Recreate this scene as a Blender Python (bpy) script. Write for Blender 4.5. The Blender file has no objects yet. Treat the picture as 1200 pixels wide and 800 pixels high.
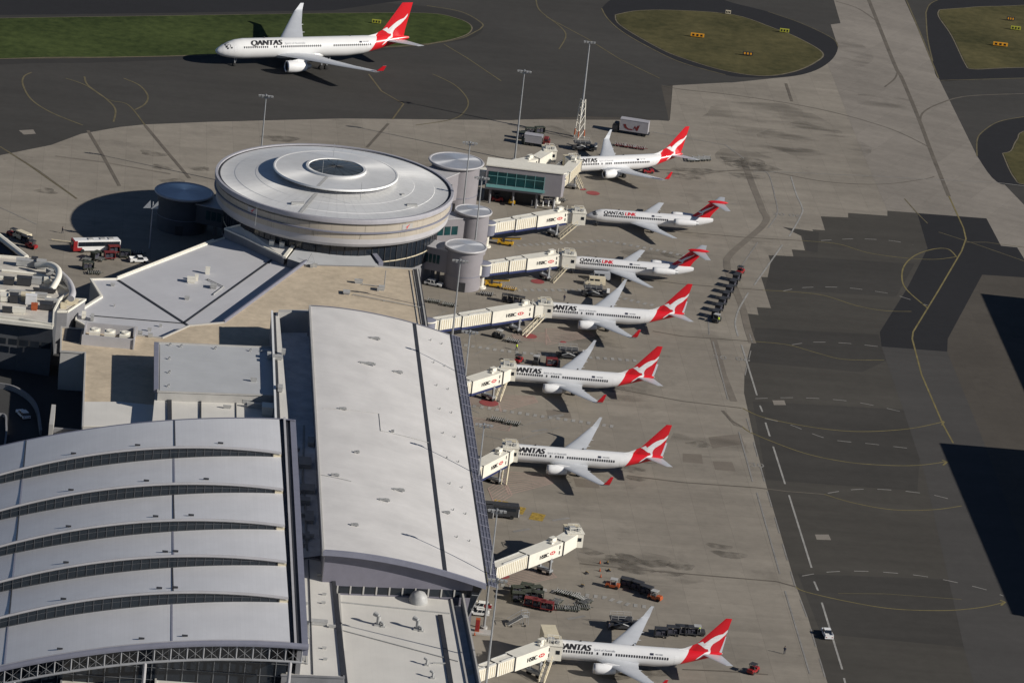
import bpy, bmesh, math, random
from math import sin, cos, pi, radians, sqrt, atan2, hypot
from mathutils import Vector, Matrix
from mathutils.geometry import tessellate_polygon
random.seed(7)
S = bpy.context.scene
COL = S.collection
# ---------------------------------------------------------------- camera
CAM_F, CAM_T, CAM_R, CAM_H, CAM_Y = 5353.23, 0.3418065, -0.1132348, 361.716, -1000.0
cd = bpy.data.cameras.new('camera'); cam = bpy.data.objects.new('camera', cd); COL.objects.link(cam)
cd.sensor_width = 36.0; cd.sensor_fit = 'HORIZONTAL'; cd.lens = CAM_F/1200*36.0
cd.clip_start = 5.0; cd.clip_end = 20000.0
cam.matrix_world = Matrix.Translation((0, CAM_Y, CAM_H)) @ Matrix.Rotation(pi/2-CAM_T, 4, 'X') @ Matrix.Rotation(-CAM_R, 4, 'Z')
S.camera = cam
# ---------------------------------------------------------------- sky, sun, exposure
SUN_AZ, SUN_EL = radians(-17.5), radians(28.3)      # direction towards the sun, from +X
w = bpy.data.worlds.new("World"); S.world = w; w.use_nodes = True
nt = w.node_tree; bg = nt.nodes['Background']
sk = nt.nodes.new('ShaderNodeTexSky'); sk.sky_type = 'NISHITA'; sk.sun_disc = False
sk.sun_elevation = SUN_EL; sk.sun_rotation = pi/2-SUN_AZ; sk.air_density = 0.55; sk.dust_density = 0.1; sk.ozone_density = 2.0
nt.links.new(sk.outputs[0], bg.inputs[0]); bg.inputs[1].default_value = 0.057
sd = bpy.data.lights.new('sun', 'SUN'); sun = bpy.data.objects.new('sun', sd); COL.objects.link(sun)
sd.energy = 5.0; sd.angle = radians(0.53); sd.color = (1.0, 0.945, 0.86)
sun.rotation_euler = Vector((-cos(SUN_AZ)*cos(SUN_EL), -sin(SUN_AZ)*cos(SUN_EL), -sin(SUN_EL))).to_track_quat('-Z', 'Y').to_euler()
sun.location = (200, -100, 300)
S.view_settings.view_transform = 'Standard'; S.view_settings.look = 'None'
S.view_settings.exposure = 0.02; S.view_settings.gamma = 1.0
S.view_settings.use_curve_mapping = False

# ---------------------------------------------------------------- helpers
def at(px, py, z=0.0):
    """survey: world point at height z seen at photo pixel (1200x800)"""
    x = px-600; y = 400-py
    xr = x*cos(CAM_R)+y*sin(CAM_R); yr = -x*sin(CAM_R)+y*cos(CAM_R)
    d = (xr/CAM_F, cos(CAM_T)+yr/CAM_F*sin(CAM_T), -sin(CAM_T)+yr/CAM_F*cos(CAM_T))
    t = (z-CAM_H)/d[2]
    return Vector((t*d[0], t*d[1]+CAM_Y, z))
def xy(px, py, z=0.0):
    p = at(px, py, z); return (p.x, p.y)
def poly(pts, z=0.0): return [xy(a, b, z) for a, b in pts]

class MB:
    def __init__(s): s.v = []; s.f = []; s.m = []
    def add(s, vs, fs, mi=0):
        o = len(s.v); s.v += [tuple(v) for v in vs]
        for f in fs: s.f.append([i+o for i in f]); s.m.append(mi)
        return s
    def box(s, c, d, rz=0.0, mi=0, ry=0.0):
        hx, hy, hz = d[0]/2, d[1]/2, d[2]/2
        M = Matrix.Translation(c) @ Matrix.Rotation(rz, 4, 'Z') @ Matrix.Rotation(ry, 4, 'Y')
        vs = [M @ Vector((x, y, z)) for z in (-hz, hz) for x, y in ((-hx,-hy),(hx,-hy),(hx,hy),(-hx,hy))]
        return s.add(vs, [(3,2,1,0),(4,5,6,7),(0,1,5,4),(1,2,6,5),(2,3,7,6),(3,0,4,7)], mi)
    def taper(s, c, d, top, h, rz=0.0, mi=0, shift=(0,0)):
        """box whose top is another rectangle (cabins, hoods)"""
        M = Matrix.Translation(c) @ Matrix.Rotation(rz, 4, 'Z'); a, b = d[0]/2, d[1]/2; p, q = top[0]/2, top[1]/2
        vs = [(-a,-b,0),(a,-b,0),(a,b,0),(-a,b,0),(shift[0]-p,shift[1]-q,h),(shift[0]+p,shift[1]-q,h),(shift[0]+p,shift[1]+q,h),(shift[0]-p,shift[1]+q,h)]
        return s.add([M @ Vector(v) for v in vs], [(3,2,1,0),(4,5,6,7),(0,1,5,4),(1,2,6,5),(2,3,7,6),(3,0,4,7)], mi)
    def prism(s, pts, z0, z1, mi=0, top=None, bottom=True):
        n = len(pts)
        zs0 = z0 if isinstance(z0, (list, tuple)) else [z0]*n
        zs1 = z1 if isinstance(z1, (list, tuple)) else [z1]*n
        vs = [(p[0], p[1], a) for p, a in zip(pts, zs0)]+[(p[0], p[1], a) for p, a in zip(pts, zs1)]
        fs = [(i, (i+1) % n, n+(i+1) % n, n+i) for i in range(n)]
        s.add(vs, fs, mi)
        s.add(vs, [tuple(range(n, 2*n))], mi if top is None else top)
        if bottom: s.add(vs, [tuple(range(n-1, -1, -1))], mi)
        return s
    def sheet(s, pts, z, mi=0): return s.add([(p[0], p[1], z) for p in pts], [tuple(range(len(pts)))], mi)
    def tube(s, p0, p1, r0, r1=None, n=8, mi=0, caps=True):
        r1 = r0 if r1 is None else r1
        p0 = Vector(p0); p1 = Vector(p1); d = (p1-p0).normalized()
        u = d.cross(Vector((0,0,1)) if abs(d.z) < .9 else Vector((1,0,0))).normalized(); v = d.cross(u)
        vs = [p+(u*cos(2*pi*i/n)+v*sin(2*pi*i/n))*r for p, r in ((p0, r0), (p1, r1)) for i in range(n)]
        fs = [(i, (i+1) % n, n+(i+1) % n, n+i) for i in range(n)]
        if caps: fs += [tuple(range(n-1, -1, -1)), tuple(range(n, 2*n))]
        return s.add(vs, fs, mi)
    def path(s, pts, r, n=8, mi=0):
        for a, b in zip(pts, pts[1:]): s.tube(a, b, r, r, n, mi)
        return s
    def lathe(s, prof, n=32, c=(0,0,0), mi=0, axis='Z', a0=0.0, a1=2*pi, mis=None):
        """prof: (r, h) pairs"""
        full = abs(a1-a0-2*pi) < 1e-6; k = n if full else n+1
        vs = []
        for r, h in prof:
            for i in range(k):
                a = a0+(a1-a0)*i/n
                if axis == 'Z': vs.append((c[0]+r*cos(a), c[1]+r*sin(a), c[2]+h))
                else: vs.append((c[0]+h, c[1]+r*cos(a), c[2]+r*sin(a)))
        for j in range(len(prof)-1):
            fs = []
            for i in range(n):
                b = (i+1) % k
                fs.append((j*k+i, j*k+b, (j+1)*k+b, (j+1)*k+i))
            o = len(s.v)
            for f in fs: s.f.append([q+o for q in f]); s.m.append(mis[j] if mis else mi)
        s.v += vs
        return s
    def loft(s, rings, caps=True, mi=0):
        n = len(rings[0]); vs = [p for r in rings for p in r]; fs = []
        for j in range(len(rings)-1):
            for i in range(n): fs.append((j*n+i, j*n+(i+1) % n, (j+1)*n+(i+1) % n, (j+1)*n+i))
        if caps: fs += [tuple(range(n-1, -1, -1)), tuple(range((len(rings)-1)*n, len(rings)*n))]
        return s.add(vs, fs, mi)
    def strip(s, pts, width, z, mi=0):
        """painted line of given width along world xy points"""
        n = len(pts); L = []; R = []
        for i, p in enumerate(pts):
            a = pts[max(i-1, 0)]; b = pts[min(i+1, n-1)]
            dx, dy = b[0]-a[0], b[1]-a[1]; l = hypot(dx, dy) or 1
            nx, ny = -dy/l*width/2, dx/l*width/2
            L.append((p[0]+nx, p[1]+ny, z)); R.append((p[0]-nx, p[1]-ny, z))
        return s.add(L+R, [(i, i+1, n+i+1, n+i) for i in range(n-1)], mi)
    def pieces(s):
        par = list(range(len(s.v)))
        def find(a):
            while par[a] != a: par[a] = par[par[a]]; a = par[a]
            return a
        for f in s.f:
            for i in f[1:]: par[find(i)] = find(f[0])
        out = {}
        for f, m in zip(s.f, s.m): out.setdefault(find(f[0]), []).append((f, m))
        res = []
        for fl in out.values():
            q = MB(); mp = {}
            for f, m in fl:
                g = []
                for i in f:
                    if i not in mp: mp[i] = len(q.v); q.v.append(s.v[i])
                    g.append(mp[i])
                q.f.append(g); q.m.append(m)
            res.append(q)
        return res
    def build(s, name, mats, parent=None, smooth=None, off=None):
        if name in ('gutter', 'seam', 'edge_coping', 'roof_seam', 'leg', 'corridor_leg', 'roof_edge', 'roof_aerial', 'sign_marking', 'red_banding'):
            ps = s.pieces()
            if len(ps) > 1: return [q.build(name, mats, parent, smooth, off) for q in ps][0]
        me = bpy.data.meshes.new(name)
        v = s.v if off is None else [(a-off[0], b-off[1], c-off[2]) for a, b, c in s.v]
        me.from_pydata(v, [], s.f)
        ms = mats if isinstance(mats, (list, tuple)) else [mats]
        for m in ms: me.materials.append(m)
        if len(ms) > 1: me.polygons.foreach_set('material_index', s.m)
        bm = bmesh.new(); bm.from_mesh(me); bmesh.ops.recalc_face_normals(bm, faces=bm.faces); bm.to_mesh(me); bm.free()
        if smooth is not None:
            me.shade_smooth(); me.set_sharp_from_angle(angle=radians(smooth))
        me.update()
        o = bpy.data.objects.new(name, me); COL.objects.link(o)
        if parent is not None: o.parent = parent
        return o

def tag(o, label=None, cat=None, group=None, kind=None):
    if label: o['label'] = label
    if cat: o['category'] = cat
    if group: o['group'] = group
    if kind: o['kind'] = kind
    return o
def thing(name, label, cat, loc=(0,0,0), rz=0.0, group=None):
    o = bpy.data.objects.new(name, None); COL.objects.link(o); o.empty_display_size = 1.0
    o.location = loc; o.rotation_euler = (0, 0, rz)
    return tag(o, label, cat, group)
KIDS = {}
def copy_tree(o, parent=None):
    c = o.copy(); COL.objects.link(c)
    if parent is not None: c.parent = parent
    for ch in list(o.children): copy_tree(ch, c)
    return c
USED = set()
def put(proto, loc, rz, label, cat=None, group=None):
    """the first time moves the prototype itself, then copies it"""
    if proto.name in USED: o = copy_tree(proto)
    else: o = proto; USED.add(proto.name)
    o.location = loc; o.rotation_euler = (0, 0, rz)
    if 'group' in o.keys() and not group: del o['group']
    return tag(o, label, cat, group)
def smoothpts(pts, n=6):
    """Catmull-Rom through the points"""
    out = []
    for i in range(len(pts)-1):
        p0 = pts[max(i-1, 0)]; p1 = pts[i]; p2 = pts[i+1]; p3 = pts[min(i+2, len(pts)-1)]
        for k in range(n):
            t = k/n; q = []
            for a, b, c, d in zip(p0, p1, p2, p3):
                q.append(.5*((2*b)+(-a+c)*t+(2*a-5*b+4*c-d)*t*t+(-a+3*b-3*c+d)*t**3))
            out.append(tuple(q))
    out.append(tuple(pts[-1])); return out
def dashes(pts, on, off, phase=0.0):
    """split a polyline into dashes"""
    res = []; cur = []; d = phase; state = True; lim = on
    for a, b in zip(pts, pts[1:]):
        L = hypot(b[0]-a[0], b[1]-a[1]); t = 0.0
        if state and not cur: cur = [a]
        while t < L:
            step = min(lim-d, L-t); t += step; d += step
            q = (a[0]+(b[0]-a[0])*t/L, a[1]+(b[1]-a[1])*t/L)
            if state: cur.append(q)
            if d >= lim-1e-6:
                if state: res.append(cur); cur = []; lim = off
                else: cur = [q]; lim = on
                state = not state; d = 0.0
    if state and len(cur) > 1: res.append(cur)
    return res

# ---------------------------------------------------------------- materials
def mat(name, col, rough=0.6, metal=0.0, var=0.12, scale=0.6, var2=0.0, scale2=0.05, bump=0.0, spec=0.5, tint=None):
    m = bpy.data.materials.new(name); m.use_nodes = True; t = m.node_tree; b = t.nodes['Principled BSDF']
    b.inputs['Roughness'].default_value = rough; b.inputs['Metallic'].default_value = metal
    b.inputs['Specular IOR Level'].default_value = spec
    c = (col[0], col[1], col[2], 1.0); b.inputs['Base Color'].default_value = c
    if var > 0:
        tc = t.nodes.new('ShaderNodeTexCoord')
        n = t.nodes.new('ShaderNodeTexNoise'); n.inputs['Scale'].default_value = scale; n.inputs['Detail'].default_value = 6.0
        n.inputs['Roughness'].default_value = 0.65
        t.links.new(tc.outputs['Object'], n.inputs['Vector'])
        fac = n.outputs['Fac']
        if var2 > 0:
            n2 = t.nodes.new('ShaderNodeTexNoise'); n2.inputs['Scale'].default_value = scale2; n2.inputs['Detail'].default_value = 5.0
            t.links.new(tc.outputs['Object'], n2.inputs['Vector'])
            mx = t.nodes.new('ShaderNodeMix'); mx.inputs[0].default_value = var2/(var+var2)
            t.links.new(fac, mx.inputs[2]); t.links.new(n2.outputs['Fac'], mx.inputs[3]); fac = mx.outputs[0]
        r = t.nodes.new('ShaderNodeValToRGB'); tt = tint or (1, 1, 1)
        v = var+var2
        r.color_ramp.elements[0].position = 0.3; r.color_ramp.elements[1].position = 0.7
        r.color_ramp.elements[0].color = (col[0]*(1-v), col[1]*(1-v), col[2]*(1-v), 1)
        r.color_ramp.elements[1].color = (min(1, col[0]*(1+v)*tt[0]), min(1, col[1]*(1+v)*tt[1]), min(1, col[2]*(1+v)*tt[2]), 1)
        t.links.new(fac, r.inputs[0]); t.links.new(r.outputs[0], b.inputs['Base Color'])
        if bump > 0:
            bp = t.nodes.new('ShaderNodeBump'); bp.inputs['Strength'].default_value = bump; bp.inputs['Distance'].default_value = 0.1
            t.links.new(n.outputs['Fac'], bp.inputs['Height']); t.links.new(bp.outputs[0], b.inputs['Normal'])
    return m
def ground_mat(name, col, slab=(7.0, 7.0), ang=6.0, joint=0.75, var=0.1, patch=0.12, rough=0.9, stain=0.0, stripe=0.0, tint=(1,1,1)):
    """paving: big tonal patches, grain, slab joints and oily stains, all in world metres"""
    m = bpy.data.materials.new(name); m.use_nodes = True; t = m.node_tree; b = t.nodes['Principled BSDF']
    b.inputs['Roughness'].default_value = rough; b.inputs['Specular IOR Level'].default_value = 0.25
    N = t.nodes.new; Lk = t.links.new
    tc = N('ShaderNodeTexCoord'); mp = N('ShaderNodeMapping'); mp.inputs['Rotation'].default_value = (0, 0, radians(-ang))
    Lk(tc.outputs['Object'], mp.inputs['Vector'])
    def noise(sc, det=5, src=None, rough_=.6):
        n = N('ShaderNodeTexNoise'); n.inputs['Scale'].default_value = sc; n.inputs['Detail'].default_value = det; n.inputs['Roughness'].default_value = rough_
        Lk(src or mp.outputs[0], n.inputs['Vector']); return n.outputs['Fac']
    def rng(x, a, b_, lo, hi):
        r = N('ShaderNodeMapRange'); r.inputs[1].default_value = a; r.inputs[2].default_value = b_; r.inputs[3].default_value = lo; r.inputs[4].default_value = hi
        Lk(x, r.inputs[0]); return r.outputs[0]
    def mul(a, c):
        r = N('ShaderNodeMath'); r.operation = 'MULTIPLY'; Lk(a, r.inputs[0])
        if isinstance(c, float): r.inputs[1].default_value = c
        else: Lk(c, r.inputs[1])
        return r.outputs[0]
    v = rng(noise(0.02, 6), .3, .7, 1-patch, 1+patch)
    v = mul(v, rng(noise(0.35, 8, rough_=.75), .3, .7, 1-var, 1+var))
    sm = N('ShaderNodeMapping'); sm.inputs['Scale'].default_value = (0.015, 0.16, 1); Lk(mp.outputs[0], sm.inputs['Vector'])
    v = mul(v, rng(noise(1.0, 4, sm.outputs[0]), .3, .7, 1-stripe-.03, 1+stripe+.03))
    if joint < 1:
        br = N('ShaderNodeTexBrick'); br.offset = 0.0; br.inputs['Scale'].default_value = 1.0
        br.inputs['Brick Width'].default_value = slab[0]; br.inputs['Row Height'].default_value = slab[1]
        br.inputs['Mortar Size'].default_value = 0.05; br.inputs['Mortar Smooth'].default_value = 0.3
        br.inputs['Color1'].default_value = (1,1,1,1); br.inputs['Color2'].default_value = (.91,.91,.91,1); br.inputs['Mortar'].default_value = (joint,)*3+(1,)
        Lk(mp.outputs[0], br.inputs['Vector']); v = mul(v, br.outputs['Color'])
    if stain > 0:
        v = mul(v, rng(noise(0.045, 7, rough_=.7), .56, .75, 1.0, 1-stain))
        v = mul(v, rng(noise(0.22, 6, rough_=.7), .63, .75, 1.0, 1-stain))
    mc = N('ShaderNodeMix'); mc.data_type = 'RGBA'; mc.blend_type = 'MULTIPLY'; mc.inputs[0].default_value = 1.0
    mc.inputs[6].default_value = (col[0], col[1], col[2], 1)
    cc = N('ShaderNodeCombineColor'); Lk(v, cc.inputs[0]); Lk(v, cc.inputs[1]); Lk(v, cc.inputs[2])
    Lk(cc.outputs[0], mc.inputs[7]); Lk(mc.outputs[2], b.inputs['Base Color'])
    return m
def livery(name, base, red, k, c, rough=0.3):
    """white aircraft paint turning red aft of the plane x - k*z = c"""
    m = bpy.data.materials.new(name); m.use_nodes = True; t = m.node_tree; b = t.nodes['Principled BSDF']
    b.inputs['Roughness'].default_value = rough; b.inputs['Coat Weight'].default_value = 0.2
    N = t.nodes.new; Lk = t.links.new
    tc = N('ShaderNodeTexCoord'); sx = N('ShaderNodeSeparateXYZ'); Lk(tc.outputs['Object'], sx.inputs[0])
    mu = N('ShaderNodeMath'); mu.operation = 'MULTIPLY_ADD'; Lk(sx.outputs[2], mu.inputs[0]); mu.inputs[1].default_value = -k; Lk(sx.outputs[0], mu.inputs[2])
    gt = N('ShaderNodeMath'); gt.operation = 'GREATER_THAN'; Lk(mu.outputs[0], gt.inputs[0]); gt.inputs[1].default_value = c
    n = N('ShaderNodeTexNoise'); n.inputs['Scale'].default_value = 0.5; n.inputs['Detail'].default_value = 5; Lk(tc.outputs['Object'], n.inputs['Vector'])
    r = N('ShaderNodeValToRGB'); r.color_ramp.elements[0].color = tuple(x*.9 for x in base)+(1,); r.color_ramp.elements[1].color = tuple(base)+(1,); Lk(n.outputs['Fac'], r.inputs[0])
    mx = N('ShaderNodeMix'); mx.data_type = 'RGBA'; Lk(gt.outputs[0], mx.inputs[0]); Lk(r.outputs[0], mx.inputs[6]); mx.inputs[7].default_value = tuple(red)+(1,)
    Lk(mx.outputs[2], b.inputs['Base Color']); return m
def panel_mat(name, col, cell=(3.0, 1.2), ang=6.0, joint=0.7, c2=0.93, rough=0.5, var=0.07, metal=0.0, msize=0.03):
    """sheet-metal roofing: seams and slightly different sheets, in world metres, weathered"""
    m = bpy.data.materials.new(name); m.use_nodes = True; t = m.node_tree; b = t.nodes['Principled BSDF']
    b.inputs['Roughness'].default_value = rough; b.inputs['Metallic'].default_value = metal
    N = t.nodes.new; Lk = t.links.new
    tc = N('ShaderNodeTexCoord'); mp = N('ShaderNodeMapping'); mp.inputs['Rotation'].default_value = (0, 0, radians(-ang)); Lk(tc.outputs['Object'], mp.inputs['Vector'])
    br = N('ShaderNodeTexBrick'); br.offset = 0.5; br.inputs['Scale'].default_value = 1.0
    br.inputs['Brick Width'].default_value = cell[0]; br.inputs['Row Height'].default_value = cell[1]; br.inputs['Mortar Size'].default_value = msize
    br.inputs['Color1'].default_value = tuple(col)+(1,); br.inputs['Color2'].default_value = tuple(x*c2 for x in col)+(1,); br.inputs['Mortar'].default_value = tuple(x*joint for x in col)+(1,)
    Lk(mp.outputs[0], br.inputs['Vector'])
    n = N('ShaderNodeTexNoise'); n.inputs['Scale'].default_value = 0.12; n.inputs['Detail'].default_value = 7; n.inputs['Roughness'].default_value = .65; Lk(mp.outputs[0], n.inputs['Vector'])
    r = N('ShaderNodeMapRange'); r.inputs[1].default_value = .3; r.inputs[2].default_value = .7; r.inputs[3].default_value = 1-2*var; r.inputs[4].default_value = 1.0; Lk(n.outputs['Fac'], r.inputs[0])
    cc = N('ShaderNodeCombineColor')
    for i in range(3): Lk(r.outputs[0], cc.inputs[i])
    mx = N('ShaderNodeMix'); mx.data_type = 'RGBA'; mx.blend_type = 'MULTIPLY'; mx.inputs[0].default_value = 1.0
    Lk(br.outputs['Color'], mx.inputs[6]); Lk(cc.outputs[0], mx.inputs[7]); Lk(mx.outputs[2], b.inputs['Base Color']); return m

CONC = (0.252, 0.226, 0.189)
M = {}
M['apron'] = ground_mat('apron_concrete', CONC, stain=0.34, stripe=0.07, patch=0.14, joint=0.76)
M['strip'] = ground_mat('taxiway_concrete', (0.235, 0.212, 0.184), slab=(9, 12), ang=-22, stain=0.18, stripe=0.05, patch=0.1, joint=0.8)
M['asph'] = ground_mat('taxiway_asphalt', (0.05, 0.0475, 0.0435), joint=1, patch=0.13, var=0.1, stripe=0.05)
M['asphw'] = ground_mat('worn_asphalt', (0.06, 0.0555, 0.048), joint=1, patch=0.14, var=0.1, stripe=0.09)
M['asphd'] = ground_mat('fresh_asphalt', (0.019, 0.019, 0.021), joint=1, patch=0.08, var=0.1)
M['asphm'] = ground_mat('patched_asphalt', (0.036, 0.0345, 0.032), joint=1, patch=0.1, var=0.1)
M['asphp'] = ground_mat('repaired_asphalt', (0.047, 0.044, 0.0395), joint=1, patch=0.14, var=0.1, stripe=0.07)
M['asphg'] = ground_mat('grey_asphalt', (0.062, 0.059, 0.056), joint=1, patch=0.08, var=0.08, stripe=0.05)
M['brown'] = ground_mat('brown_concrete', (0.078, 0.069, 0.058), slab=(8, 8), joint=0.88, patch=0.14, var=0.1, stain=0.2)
M['grass'] = mat('mown_grass', (0.032, 0.058, 0.019), 0.95, var=0.35, scale=0.35, var2=0.3, scale2=0.03, tint=(1.45, 1.05, 1.0), spec=0.1)
M['grassdry'] = mat('dry_grass', (0.062, 0.07, 0.032), 0.95, var=0.25, scale=0.35, var2=0.3, scale2=0.04, tint=(1.3, 1.0, 1.0), spec=0.1)
M['dirt'] = mat('verge_edge', (0.14, 0.12, 0.08), 0.95, var=0.3, scale=0.4)
M['yel'] = mat('yellow_paint', (0.165, 0.135, 0.052), 0.8, var=0.3, scale=0.3)
M['yelw'] = mat('worn_yellow_paint', (0.115, 0.096, 0.05), 0.8, var=0.3, scale=0.3)
M['wht'] = mat('white_paint', (0.28, 0.272, 0.255), 0.8, var=0.25, scale=0.4)
M['whtw'] = mat('worn_white_paint', (0.22, 0.21, 0.195), 0.8, var=0.25, scale=0.4)
M['track'] = mat('tyre_marks', (0.11, 0.095, 0.076), 0.9, var=0.25, scale=0.25)
M['trackshade'] = mat('faint_marks_mast_shadow', (0.155, 0.135, 0.11), 0.9, var=0.2, scale=0.25)
M['pink'] = mat('faded_pink_paint', (0.32, 0.235, 0.2), 0.85, var=0.2, scale=0.4)
M['redp'] = mat('red_paint_marking', (0.27, 0.055, 0.055), 0.8, var=0.2, scale=0.5)
M['white'] = mat('aircraft_white', (0.78, 0.78, 0.78), 0.3, var=0.04)
M['wing'] = mat('wing_grey', (0.5, 0.52, 0.55), 0.4, var=0.06, scale=0.5)
M['winggrey'] = mat('nacelle_grey', (0.42, 0.43, 0.45), 0.35, var=0.06)
M['red'] = mat('airline_red', (0.62, 0.012, 0.022), 0.35, var=0.08)
M['lred'] = mat('lettering_red', (0.6, 0.015, 0.03), 0.5, var=0)
M['black'] = mat('black_paint', (0.012, 0.012, 0.016), 0.5, var=0)
M['grylet'] = mat('grey_lettering', (0.35, 0.36, 0.38), 0.5, var=0)
M['glass'] = mat('dark_glass', (0.015, 0.02, 0.028), 0.12, var=0.2, scale=0.3)
M['chrome'] = mat('bare_metal', (0.55, 0.55, 0.56), 0.3, metal=0.9, var=0.08)
M['tyre'] = mat('tyre_rubber', (0.018, 0.018, 0.018), 0.9, var=0.1)
M['dk'] = mat('dark_metal', (0.035, 0.036, 0.04), 0.6, var=0.2, scale=1.5)
M['dkgreen'] = mat('dark_green_paint', (0.035, 0.042, 0.03), 0.7, var=0.3, scale=1.5)
M['galv'] = mat('galvanised_steel', (0.36, 0.37, 0.38), 0.5, metal=0.4, var=0.12, scale=1.0)
M['bwhite'] = mat('bridge_white', (0.74, 0.71, 0.62), 0.5, var=0.07, scale=0.7)
M['bcream'] = mat('bridge_cream', (0.62, 0.55, 0.4), 0.6, var=0.1, scale=0.7)
M['byel'] = mat('bridge_yellow', (0.66, 0.6, 0.22), 0.55, var=0.08)
M['bblue'] = mat('bridge_blue', (0.02, 0.03, 0.1), 0.5, var=0.1)
M['gold'] = mat('equipment_yellow', (0.6, 0.35, 0.02), 0.5, var=0.1)
M['maroon'] = mat('maroon_paint', (0.16, 0.018, 0.018), 0.6, var=0.2, scale=1.5)
M['orange'] = mat('orange_paint', (0.38, 0.085, 0.025), 0.5, var=0.1)
M['vred'] = mat('vehicle_red', (0.27, 0.018, 0.02), 0.4, var=0.1)
M['vwhite'] = mat('vehicle_white', (0.75, 0.75, 0.74), 0.35, var=0.05)
M['vsilver'] = mat('vehicle_silver', (0.45, 0.47, 0.5), 0.3, metal=0.3, var=0.05)
M['vblue'] = mat('vehicle_blue', (0.04, 0.07, 0.17), 0.5, var=0.1)
M['trailer'] = mat('trailer_grey', (0.36, 0.35, 0.37), 0.5, var=0.08)
M['hivis'] = mat('hi_vis_yellow', (0.6, 0.8, 0.03), 0.7, var=0.05)
M['navy'] = mat('navy_cloth', (0.02, 0.025, 0.05), 0.8, var=0.1)
M['skin'] = mat('skin', (0.45, 0.28, 0.2), 0.6, var=0.05)
M['hair'] = mat('dark_hair', (0.02, 0.015, 0.01), 0.7, var=0)
M['bag'] = mat('luggage', (0.05, 0.05, 0.07), 0.7, var=0.5, scale=1.2)
# buildings
M['rotroof'] = mat('rotunda_roof_metal', (0.74, 0.74, 0.73), 0.5, metal=0.3, var=0.06, scale=0.3, var2=0.05, scale2=0.06)
def brushed(m, aniso=.8, rot=0.0):
    """radially ribbed sheet metal: stretched highlights"""
    t = m.node_tree; b = t.nodes['Principled BSDF']; g = t.nodes.new('ShaderNodeTangent'); g.direction_type = 'RADIAL'; g.axis = 'Z'
    t.links.new(g.outputs[0], b.inputs['Tangent']); b.inputs['Anisotropic'].default_value = aniso; b.inputs['Anisotropic Rotation'].default_value = rot
brushed(M['rotroof'])
M['rotrim'] = mat('rotunda_rim', (0.36, 0.355, 0.385), 0.45, var=0.08)
M['clad'] = panel_mat('beige_cladding', (0.47, 0.42, 0.35), (3.0, 4.0), joint=0.6)
M['cladg'] = mat('grey_cladding', (0.44, 0.43, 0.44), 0.5, var=0.08, scale=0.3)
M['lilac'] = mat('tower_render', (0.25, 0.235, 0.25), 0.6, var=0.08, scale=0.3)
M['cone'] = mat('cap_roof_metal', (0.66, 0.67, 0.69), 0.45, metal=0.6, var=0.08); brushed(M['cone'])
M['white_roof'] = panel_mat('white_membrane_roof', (0.67, 0.65, 0.63), (18.0, 1.0), 0, joint=0.93, c2=0.975, var=0.09)
M['hall_roof'] = panel_mat('hall_roof_sheet', (0.7, 0.7, 0.715), (40.0, 0.8), 96, joint=0.93, c2=0.97, var=0.05)
M['cream_roof'] = panel_mat('cream_roof_sheet', (0.66, 0.64, 0.595), (30.0, 1.1), 96, joint=0.95, c2=0.985, var=0.06)
M['grey_roof'] = panel_mat('pale_grey_roof', (0.47, 0.48, 0.49), (25.0, 1.2), 6, joint=0.95, c2=0.98, var=0.07)
M['fold_roof'] = panel_mat('folded_roof_sheet', (0.52, 0.52, 0.54), (30.0, 1.0), 45, joint=0.94, c2=0.975, var=0.06)
M['sand_roof'] = mat('gravel_roof', (0.48, 0.4, 0.295), 0.9, var=0.16, scale=0.5, var2=0.1, scale2=0.06)
M['old_roof'] = mat('old_roof', (0.5, 0.47, 0.42), 0.8, var=0.22, scale=0.25)
M['wall'] = mat('pale_wall', (0.4, 0.39, 0.37), 0.7, var=0.1, scale=0.3)
M['walld'] = mat('dull_wall', (0.2, 0.2, 0.21), 0.7, var=0.15, scale=0.3)
M['bluegrey'] = mat('blue_grey_fascia', (0.19, 0.195, 0.245), 0.5, var=0.08)
M['purpgrey'] = mat('gable_cladding', (0.16, 0.155, 0.19), 0.55, var=0.08)
M['gutter'] = mat('gutter_lining', (0.028, 0.03, 0.036), 0.6, var=0.2)
M['roofw'] = mat('roof_floor_pale', (0.72, 0.74, 0.75), 0.8, var=0.2, scale=0.3)
M['teal'] = mat('teal_glass', (0.012, 0.05, 0.055), 0.12, var=0.4, scale=0.3)
M['tealtrim'] = mat('teal_trim', (0.16, 0.36, 0.36), 0.5, var=0.1)
M['awning'] = mat('awning_glass', (0.1, 0.1, 0.125), 0.35, var=0.2, scale=0.5)
M['eye'] = mat('dull_glass', (0.05, 0.06, 0.065), 0.25, var=0.3, scale=0.3)
M['truss'] = mat('truss_steel', (0.3, 0.305, 0.32), 0.5, var=0.1)
M['bar'] = mat('glazing_bar_metal', (0.12, 0.125, 0.135), 0.5, var=0.1)
M['shadewall'] = mat('painted_shade_wall', (0.07, 0.075, 0.085), 0.7, var=0.15, scale=0.3)  # wall colour with shade put in, for the left drum and left building
M['solar'] = mat('louvre_glass', (0.02, 0.027, 0.035), 0.25, var=0.2, scale=0.5)
M['unit'] = mat('roof_unit_metal', (0.38, 0.38, 0.37), 0.55, var=0.15, scale=1.0)
M['land'] = ground_mat('landside_asphalt', (0.05, 0.05, 0.05), joint=1)
M['signy'] = mat('sign_yellow', (0.8, 0.36, 0.02), 0.5, var=0.1)
M['signg'] = mat('sign_lime', (0.45, 0.45, 0.05), 0.5, var=0.1)
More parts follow.
